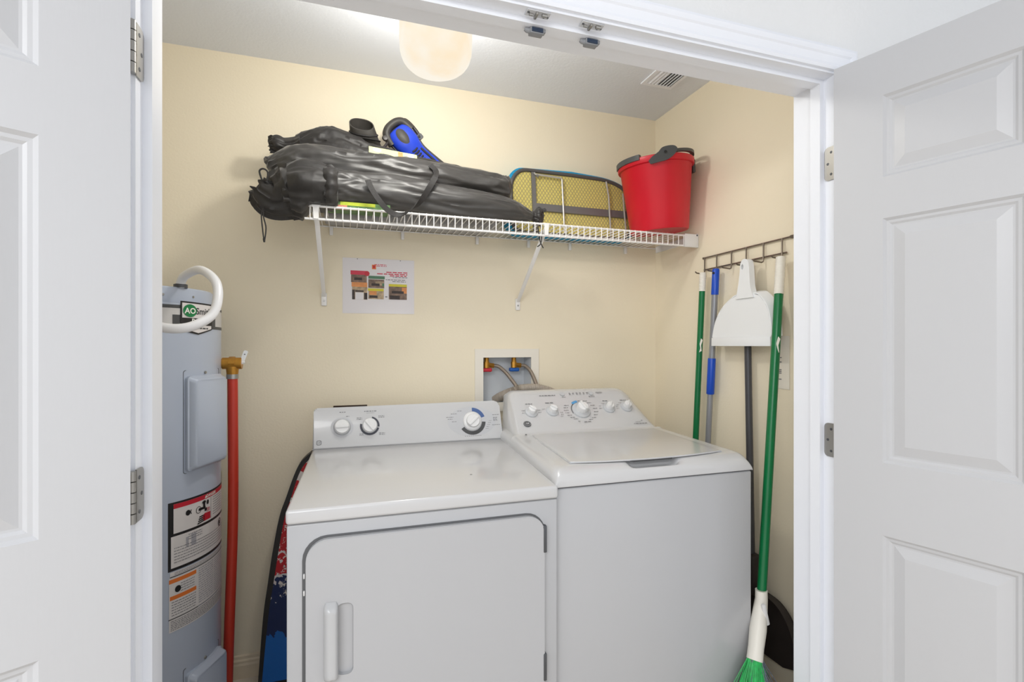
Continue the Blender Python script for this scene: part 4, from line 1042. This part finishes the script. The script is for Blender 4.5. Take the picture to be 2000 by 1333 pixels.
for k in range(6): mb.tube([FF(0.112 + k * 0.012, -0.014 + 0.001 * k, 0.026 - k * 0.0022), FF(0.114 + k * 0.012, 0.0, 0.030 - k * 0.0026), FF(0.112 + k * 0.012, 0.012, 0.026 - k * 0.0022)], 0.0035, 8)
mb.tube([FF(0.12, 0.026, 0.018), FF(0.18, 0.036, 0.012), FF(0.25, 0.045, 0.008)], 0.005, 8); mb.tube([FF(0.12, -0.026, 0.018), FF(0.18, -0.036, 0.012), FF(0.25, -0.045, 0.008)], 0.005, 8)
mb.build('rib', M['rubberd'], fb_)
mb = MB(); mb.tube(spline([FF(0.040, 0.054, 0.006), FF(0.0, 0.046, 0.010), FF(-0.016, 0.026, 0.012), FF(-0.020, 0.0, 0.012), FF(-0.016, -0.026, 0.012), FF(0.0, -0.046, 0.010), FF(0.040, -0.054, 0.006)], 30), 0.016, 12); mb.build('heel_rim', M['rubber'], fb_)
mb = MB(); mb.tube(spline([FF(-0.01, 0.046, 0.010), FF(0.0, 0.062, 0.004), FF(0.03, 0.068, 0.0), FF(0.07, 0.064, 0.002), FF(0.085, 0.052, 0.006)], 30), 0.0075, 10); mb.build('heel_strap', M['blackpl'], fb_)
MB().prism(rr(0.072, 0.094, 0.050, 0.072, 0.004), FF, 0.0, 0.010, 0.002, 1).build('buckle', M['bgrey'], fb_)

# ------------------------------------------------------------------ tabletop ironing board
ib = thing('ironing_board', 'tabletop ironing board on edge, yellow mesh underside and blue cover, against the back wall', 'ironing board', (1.0, 2.14, ZB))
tl = 0.10
IB = frame((0.0, 2.105, ZB + 0.004), (1, 0, 0), (0, tl, 1), (0, 1, -tl))      # x, up, back
ux0, ux1, uh = 0.688, 1.272, 0.292
ol = [(ux0, 0.05)] + [(ux0 + 0.075 - 0.075 * math.cos(a * PI / 16), uh - 0.095 + 0.095 * math.sin(a * PI / 16)) for a in range(0, 9)] + [(ux0 + 0.30, uh - 0.001), (ux1 - 0.17, uh - 0.004)] + \
     [(ux1 - 0.17 + 0.17 * math.sin(a * PI / 16), uh - 0.074 + 0.070 * math.cos(a * PI / 16)) for a in range(1, 9)] + [(ux1 + 0.012, 0.07), (ux1, 0.03), (ux1 - 0.04, 0.004), (ux0 + 0.045, 0.004), (ux0 + 0.012, 0.02)]
MB().prism(ol, IB, 0.006, 0.010).build('mesh_top', M['mesh'], ib)
MB().tube([IB(a, b, 0.004) for a, b in ol], 0.0085, 10, closed=True).build('rim', M['bframedark'], ib)
def grow(pts, d, cx, cz): 
    o_ = []
    for x, z in pts:
        v = V((x - cx, z - cz)); L0 = v.length; v.normalize(); o_.append((x + v.x * d, max(0.0, z + v.y * d)))
    return o_
mb = MB(); mb.prism(grow(ol, 0.020, 0.98, 0.14), IB, 0.0105, 0.068, 0.010, 3); mb.build('cover', M['bluecover'], ib)
mb = MB(); mb.box(0.785, 0.803, -0.005, 0.004, 0.01, uh - 0.01); mb.warp(lambda p: IB(p.x, p.z, p.y)); mb.build('cross_bar', M['boardframe'], ib, smooth=False)
mb = MB(); mb.box(0.803, 1.262, -0.005, 0.004, 0.107, 0.140); mb.warp(lambda p: IB(p.x, p.z, p.y)); mb.build('cross_bar', M['boardframe'], ib, smooth=False)
for pts in ([(0.795, uh - 0.015), (0.80, uh - 0.022), (0.925, uh - 0.027), (0.930, uh - 0.035), (0.932, 0.01)], [(1.155, uh - 0.02), (1.165, 0.20), (1.166, 0.01)], [(1.242, uh - 0.07), (1.248, 0.01)]):
    MB().tube([IB(a, b, -0.010) for a, b in pts], 0.0042, 8).build('folding_leg', M['legwire'], ib)
mb = MB(); mb.tube([IB(0.81, uh - 0.032, -0.014), IB(0.81, uh - 0.022, -0.006)], 0.006, 10); mb.build('leg_pivot', M['nickel'], ib)

# ------------------------------------------------------------------ red bucket
bk = thing('bucket', 'red plastic bucket with dark grey handle tilted at the right end of the shelf', 'bucket', (1.325, 1.965, ZB))
rot = Matrix.Rotation(math.radians(-5.5), 3, 'Y') @ Matrix.Rotation(math.radians(2), 3, 'X')
bo_ = V((1.325, 1.945, ZB + 0.0135))
BK = lambda a, b, c=0.0: bo_ + rot @ V((a, b, c))
H_ = 0.300; r0, r1 = 0.126, 0.152
MB().lathe([(0.0001, 0.004), (r0 - 0.012, 0.004), (r0 - 0.004, 0.0), (r0, 0.006), (r1, H_ - 0.03), (r1 + 0.001, H_ - 0.028), (r1 + 0.009, H_ - 0.026), (r1 + 0.011, H_ - 0.022), (r1 + 0.011, H_ - 0.003), (r1 + 0.008, H_), (r1 + 0.001, H_), (r1 - 0.003, H_ - 0.004), (r0 - 0.004, 0.010), (0.0001, 0.009)], BK, 64).build('pail', M['bucket'], bk)
mb = MB()
def arcband(mb, a0, a1, ra, rb, z0, z1, n=24, za=None):
    def f(u, v):
        a = math.radians(a0 + (a1 - a0) * v); k = int(round(u * 4)) % 4
        rr__, zz = ((ra, z0), (rb, z0), (rb, z1), (ra, z1))[k]
        return BK(rr__ * math.cos(a), rr__ * math.sin(a), zz + (za(v) if za else 0))
    g = mb.grid(f, 4, n, True); mb.bm.faces.new(g[0][::-1]); mb.bm.faces.new(g[-1])
arcband(mb, 262, 372, r1 - 0.004, r1 + 0.012, H_ + 0.001, H_ + 0.013, za=lambda v: 0.012 * math.sin(v * PI))
arcband(mb, 150, 213, r1 - 0.004, r1 + 0.016, H_ - 0.012, H_ + 0.010)
arcband(mb, 372, 520, r1 - 0.004, r1 + 0.012, H_ + 0.001, H_ + 0.012)
mb.build('handle', M['bgrey'], bk)
mb = MB()
o_pl = spline([(226, -0.026), (232, -0.010), (240, 0.004), (247, 0.022), (262, 0.026), (268, 0.012), (262, -0.012), (252, -0.030), (240, -0.036), (229, -0.040)], 40)
b2 = bmesh.new()
P_ = [[b2.verts.new(BK((r1 + rr__) * math.cos(math.radians(a)), (r1 + rr__) * math.sin(math.radians(a)), H_ + z)) for a, z in o_pl] for rr__ in (0.0115, 0.0165)]
n_ = len(o_pl)
for k in range(n_): b2.faces.new((P_[0][k], P_[0][(k + 1) % n_], P_[1][(k + 1) % n_], P_[1][k]))
for pp_ in P_: b2.faces.new(pp_)
mb.merge(b2); hb = mb.build('handle_bracket', M['bgrey'], bk, angle=60)
a = math.radians(250); MB().lathe([(0.006, 0), (0.006, 0.001), (0.0001, 0.0012)], frame(BK((r1 + 0.0166) * math.cos(a), (r1 + 0.0166) * math.sin(a), H_ + 0.002), V((-math.sin(a), math.cos(a), 0)), (0, 0, 1), V((math.cos(a), math.sin(a), 0))), 12).build('bracket_slot', M['blackp'], hb)
MB().box(0.151, 0.166, -0.012, 0.012, H_ - 0.055, H_ + 0.002, 0.003, 2).warp(lambda p: BK(p.x * 0.94, p.y - 0.06 + 0.0, p.z)).build('handle_lug', M['bgrey'], bk)

# ------------------------------------------------------------------ instruction sheet on the wall
t = thing('instruction_sheet', 'white printed instruction sheet with small photos taped on the back wall', 'notice', (0.129, BY, 1.55))
PS = frame((-0.018, BY - 0.0016, 1.434), (0.294, 0, 0.001), (0.0, 0, 0.2315), (0, -1, 0))
def pq(u, v): return ((u - 669) / 140.0, (612 - v + (u - 669) / 140.0 * 3) / 109.0)
def pr_(mb, u0, v0, u1, v1, c): mb.flat([pq(u0, v0), pq(u1, v0 + (u1 - u0) * 0.03), pq(u1, v1 + (u1 - u0) * 0.03), pq(u0, v1)], PS, c)
MB().prism([(0, 0), (1, 0), (1, 1), (0, 1)], PS, -0.0008, 0.0).build('paper', M['paper'], t, smooth=False)
def sheetpart(name, m, rects, c):
    for r_ in rects:
        mb = MB(); pr_(mb, *r_, c); mb.build(name, M[m], t, smooth=False)
sheetpart('photo', 'ph1', [(685, 536, 715, 551), (718, 545, 749, 562), (758, 559, 794, 585)], 0.0004)
sheetpart('photo', 'ph2', [(687, 560, 716, 585), (718, 568, 748, 584), (732, 549, 748, 557)], 0.0005)
sheetpart('photo', 'ph4', [(686, 551, 716, 560), (720, 568, 734, 576), (784, 561, 794, 573)], 0.0006)
sheetpart('photo', 'ph3', [(687, 566, 692, 585), (710, 572, 716, 585), (693, 567, 709, 570), (720, 577, 736, 582), (764, 568, 788, 573), (760, 577, 780, 585), (724, 553, 740, 558), (691, 542, 706, 547)], 0.0008)
sheetpart('photo', 'paper', [(693, 571, 709, 585)], 0.0009)
sheetpart('photo_header', 'phr', [(684, 528, 717, 536)], 0.0006)
mb = MB(); mb.flat([PS_ for PS_ in [(a / 140.0, b / 109.0) for a, b in ell(46.5, 79, 5, 5, 16)]], PS, 0.0009); mb.build('photo_header', M['red'], t, smooth=False)
sheetpart('photo_header', 'phg', [(718, 538, 750, 544), (745, 553, 749, 559)], 0.0008)
sheetpart('photo_header', 'phy', [(717, 563, 748, 568), (758, 554, 794, 559)], 0.0008)
sheetpart('emblem', 'orange', [(725, 516, 733, 525)], 0.0004)
sheetpart('emblem', 'red', [(727, 517.5, 731, 523)], 0.0006)
mb = MB()
for v0, u0, u1 in ((531, 753, 795), (534.5, 735, 795), (538, 760, 795)): dashes(mb, PS, (pq(u0, v0)[0] + pq(u1, v0)[0]) / 2, pq((u0 + u1) / 2, v0)[1], (u1 - u0) / 140, 0.018, 1, 0.0005)
dashes(mb, PS, 0.52, pq(742, 516)[1], 0.17, 0.012, 2, 0.0005); mb.build('sheet_lettering', M['phr'], t, smooth=False)
mb = MB()
for v0, u0, u1 in ((541, 766, 795), (546, 752, 792), (549.5, 765, 792)): dashes(mb, PS, (pq(u0, v0)[0] + pq(u1, v0)[0]) / 2, pq((u0 + u1) / 2, v0)[1], (u1 - u0) / 140, 0.012, 1, 0.0005)
dashes(mb, PS, 0.60, 0.31, 0.03, 0.02, 1, 0.0005)
mb.build('sheet_lettering', M['ltext'], t, smooth=False)
for uu in (0.20, 0.80): MB().prism(ell(uu, 0.985, 0.006, 0.008, 12), PS, 0.0, 0.003).build('push_pin', M['print'], t)

# ------------------------------------------------------------------ wire hook rack and the tools hanging on it
rk = thing('hook_rack', 'bronze wire hook rack on the right wall', 'rack', (RX, 1.62, 1.65))
mb = MB(); xr = RX - 0.008
mb.tube([(xr, 1.845, 1.680), (xr, 1.378, 1.681)], 0.0032, 8); mb.tube([(xr, 1.838, 1.628), (xr, 1.402, 1.629)], 0.0032, 8)
mb.tube([(xr, 1.845, 1.680), (RX - 0.0005, 1.845, 1.680)], 0.005, 8); mb.tube([(xr, 1.380, 1.681), (RX - 0.0005, 1.380, 1.681)], 0.006, 10); mb.tube([(xr, 1.385, 1.681), (xr, 1.372, 1.681)], 0.0055, 10)
mb.build('rail_frame', M['steelwire'], rk)
HOOKY = (1.83, 1.755, 1.669, 1.590, 1.504, 1.419)
for y in HOOKY:
    MB().tube([(xr - 0.003, y, 1.682), (xr - 0.004, y, 1.622), (xr - 0.006, y, 1.612), (xr - 0.012, y, 1.609), (xr - 0.045, y, 1.612), (xr - 0.052, y, 1.617)], 0.0030, 8).build('hook', M['steelwire'], rk)

def pole_between(mb, a, b, r, n=14): return mb.tube([a, b], r, n)
def lerp(a, b, k): return V(a).lerp(V(b), k)
def broom(top, bot, r, label, zgrip, dirn, hang, spread_seed, big):
    """top/bottom of the pole; white head and bristles below it"""
    t = thing('broom', label, 'broom', (bot[0], bot[1], 0))
    kz = lambda z: lerp(top, bot, (top[2] - z) / (top[2] - bot[2]))
    MB().tube([kz(zgrip + 0.006), bot], r, 16).build('pole', M['dgreen'], t)
    mb = MB(); m_ = 40
    pts = [lerp(top, kz(zgrip), k / m_) for k in range(m_ + 1)]
    mb.tube(pts, [(0.6 if k == 0 else 1) * r * (1.12 if k % 3 else 1.04) for k in range(m_ + 1)], 16)
    gp = mb.build('grip', M['whitegrip'], t)
    s = mb = MB(); pm = kz(1.30)
    mb = MB(); fm = frame(pm + V((-r * 0.55, -r * 0.88, 0)), (0.85, -0.53, 0), (0, 0, 1), (-0.53, -0.85, 0)); mb.prism([(-0.004, -0.03), (0.006, -0.024), (0.004, 0.0), (0.010, 0.022), (0.004, 0.030), (-0.002, 0.006), (0.001, -0.012)], fm, -0.002, 0.0012)
    mb.build('sticker_scrap', M['whitegrip'], t)
    # head
    B = V(bot); E = B + V(dirn)
    mid = B.lerp(E, 0.35) + V((0, 0, 0))
    mb = MB()
    pth = [B + V((0, 0, 0.03)), B, B.lerp(E, 0.18), B.lerp(E, 0.5), B.lerp(E, 0.8), E]
    mb.tube(pth, [r * 1.28, r * 1.32, r * 1.5, r * 1.75, r * 1.6, r * 1.65], 18)
    hd = mb.build('head', M['whitegrip'], t)
    MB().box(-0.006, 0.006, -0.006, 0.006, -0.02, 0.05, 0.003, 2, Matrix.Translation(B.lerp(E, 0.3) + V((0.012, -r * 1.1, 0))) @ Matrix.Rotation(-0.25, 4, 'Y')).build('clip', M['plastic'], hd)
    # bristles fanning out to the floor
    rg = random.Random(spread_seed); axd = (E - B).normalized()
    for nm, mt, cnt, spr in (('bristles', 'bristle', 520 if big else 160, 0.15), ('bristles', 'gbristle', 110 if big else 30, 0.13)):
        mb = MB()
        for k in range(cnt):
            a = rg.uniform(0, 2 * PI); q = math.sqrt(rg.random())
            st_ = E + V((math.cos(a) * r * 1.35 * q, math.sin(a) * r * 1.35 * q, 0.01))
            ln = E.z - rg.uniform(0.004, 0.03)
            wide = spr * (1.0 if rg.random() < 0.9 else 1.9)
            if mt == 'gbristle': off = V((0.055 + rg.gauss(0, 0.03), rg.gauss(0, 0.02), 0))
            else: off = V((0, 0, 0))
            sx_, sy_ = math.cos(a) * q * wide + rg.gauss(0, 0.008), math.sin(a) * q * wide * 0.6 + rg.gauss(0, 0.008)
            if not big: sx_ *= 0.25; off *= 0.2
            end = V((E.x + axd.x * 0.12 + sx_, E.y + axd.y * 0.12 + sy_, E.z - ln)) + off
            end.x = min(end.x, RX - 0.02)
            if end.x < 1.262: end.y = min(end.y, 1.298)
            if big: end.y = max(end.y, 1.18)
            else: end.x = max(end.x, 1.31)
            if big and end.x < 1.262: end.y = min(end.y, 1.296)
            md = st_.lerp(end, 0.5) + V((-sx_ * 0.12, 0, -0.01))
            mb.tube([st_, md, end], [0.0013, 0.0012, 0.0008], 4, cap=False)
        o = mb.build(nm, M[mt], t, fixn=False); o['kind'] = 'stuff'
    return t
broom((1.445, 1.804, 1.612), (1.442, 1.880, 0.40), 0.0125, 'green handled broom with white grip at the rack end nearest the corner', 1.532, (0.0, 0.0, -0.18), None, 3, False)
broom((1.448, 1.398, 1.612), (1.278, 1.312, 0.476), 0.0145, 'green handled broom with white head and green bristles nearest the door jamb', 1.478, (-0.070, -0.045, -0.158), None, 5, True)
# blue and grey pole
t = thing('mop_pole', 'grey telescopic pole with blue grips hanging second from the corner on the rack', 'pole', (1.448, 1.80, 0.05))
T_, B_ = V((1.449, 1.728, 1.620)), V((1.452, 1.840, 0.002))
kz = lambda z: T_.lerp(B_, (T_.z - z) / (T_.z - B_.z))
MB().tube([kz(1.52), kz(1.16)], 0.0125, 16).build('upper_tube', M['alu'], t); MB().tube([kz(1.16), B_], 0.0115, 16).build('lower_tube', M['alu'], t)
g_ = MB().tube([kz(1.617), kz(1.612), kz(1.51)], [0.011, 0.0145, 0.0150], 18).build('grip', M['bluegrip'], t)
MB().tube([kz(1.598) + V((-0.016, -0.004, 0)), kz(1.598) + V((0.0, 0.0, 0))], 0.005, 12).build('hang_hole', M['blackp'], g_)
MB().tube([kz(1.246), kz(1.243), kz(1.098), kz(1.095)], [0.0145, 0.0160, 0.0160, 0.0145], 18).build('grip', M['bluegrip'], t)
# white dustpan
t = thing('dustpan', 'white plastic dustpan hanging by its handle from the wire rack', 'dustpan', (1.41, 1.56, 1.29))
K_ = 1.412 / 1.43
dp = lambda y, z: (y * K_, 1.30 + (z - 1.30) * K_)
left = [(1.728, 1.298), (1.726, 1.334), (1.712, 1.385), (1.690, 1.425), (1.660, 1.456), (1.622, 1.480), (1.590, 1.492)]
right = [(1.505, 1.492), (1.478, 1.482), (1.452, 1.455), (1.436, 1.420), (1.427, 1.375), (1.424, 1.336), (1.425, 1.298)]
opl = [dp(*p) for p in left + right]
FX = frame((1.412, 0, 0), (0, 1, 0), (0, 0, 1), (-1, 0, 0))
mb = MB(); mb.prism(opl, FX, -0.003, 0.0, 0.0)
arc = [dp(*p) for p in spline(left[1:] + right[:-1], 48)]
bm = mb.bm; rows = []
for y, z in arc:
    cy_, cz_ = dp(1.576, 1.36); v = V((y - cy_, z - cz_)).normalized() * 0.006
    rows.append([bm.verts.new((1.412, y, z)), bm.verts.new((1.4125, y + v.x * 0.6, z + v.y * 0.6)), bm.verts.new((1.418, y + v.x, z + v.y)), bm.verts.new((1.450, y + v.x * 2.2, z + v.y * 2.2)), bm.verts.new((1.450, y + v.x * 1.5, z + v.y * 1.5)), bm.verts.new((1.415, y - v.x * .3, z - v.y * .3))])
for A, B in zip(rows, rows[1:]):
    for k in range(6): bm.faces.new((A[k], A[(k + 1) % 6], B[(k + 1) % 6], B[k]))
bm.faces.new(rows[0]); bm.faces.new(rows[-1][::-1])
pan = mb.build('pan', M['wplastic'], t, angle=45)
lip = [dp(*p) for p in ((1.729, 1.297), (1.728, 1.331), (1.424, 1.331), (1.424, 1.297))]
MB().prism(lip, FX, -0.002, 0.004, 0.0015, 2).build('lip', M['wplastic'], t)
hnd = [dp(*p) for p in spline([(1.590, 1.478), (1.583, 1.50), (1.574, 1.54), (1.568, 1.58), (1.566, 1.605), (1.557, 1.622), (1.543, 1.626), (1.527, 1.617), (1.521, 1.590), (1.518, 1.55), (1.515, 1.52), (1.505, 1.490), (1.500, 1.478)], 48)]
mb = MB(); mb.plate(hnd, [ell(*dp(1.555, 1.598), 0.006, 0.010, 16)], FX, -0.018, 0.006); mb.build('handle', M['wplastic'], t, angle=60)
# black long handled dustpan
t = thing('lobby_dustpan', 'black long handled upright dustpan on a dark grey pole by the jamb', 'dustpan', (1.45, 1.45, 0.17))
MB().tube([(1.4555, 1.568, 1.618), (1.4555, 1.541, 0.47)], 0.0125, 16).build('pole', M['dpole'], t)
MB().box(1.425, 1.475, 1.505, 1.565, 0.37, 0.515, 0.008, 3).build('socket', M['blackpl'], t)
FP = frame((1.462, 0, 0), (0, 1, 0), (0, 0, 1), (-1, 0, 0))
op = spline([(1.316, 0.196), (1.322, 0.245), (1.336, 0.300), (1.362, 0.350), (1.40, 0.383), (1.445, 0.395), (1.50, 0.392), (1.56, 0.36), (1.60, 0.30), (1.62, 0.20)], 40) + [(1.62, 0.165), (1.40, 0.165)]
mb = MB(); mb.prism(op, FP, 0.0, 0.004); 
rim = op[:40]; bm = mb.bm; rows = []
for y, z in rim:
    cy_, cz_ = 1.46, 0.24; v = V((cy_ - y, cz_ - z)).normalized() * 0.005
    rows.append([bm.verts.new(FP(y, z, 0.0)), bm.verts.new(FP(y, z, 0.030)), bm.verts.new(FP(y + v.x, z + v.y, 0.030)), bm.verts.new(FP(y + v.x, z + v.y, 0.0))])
for A, B in zip(rows, rows[1:]):
    for k in range(4): bm.faces.new((A[k], A[(k + 1) % 4], B[(k + 1) % 4], B[k]))
mb.build('pan', M['blackpl'], t)
# small notice on the right wall
t = thing('wall_tag', 'small cream paper tag on the right wall behind the front green broom', 'tag', (RX, 1.43, 1.2))
FT = frame((RX - 0.001, 0, 0), (0, 1, 0), (0, 0, 1), (-1, 0, 0))
MB().prism([(1.396, 1.143), (1.475, 1.145), (1.475, 1.335), (1.396, 1.333)], FT, 0.0, 0.0012).build('paper', M['warmplastic'], t, smooth=False)
mb = MB()
for z in (1.256, 1.240, 1.212, 1.206, 1.200, 1.178): dashes(mb, FT, 1.436, z, 0.012, 0.004, 1, 0.0016)
mb.build('tag_print', M['print'], t, smooth=False)
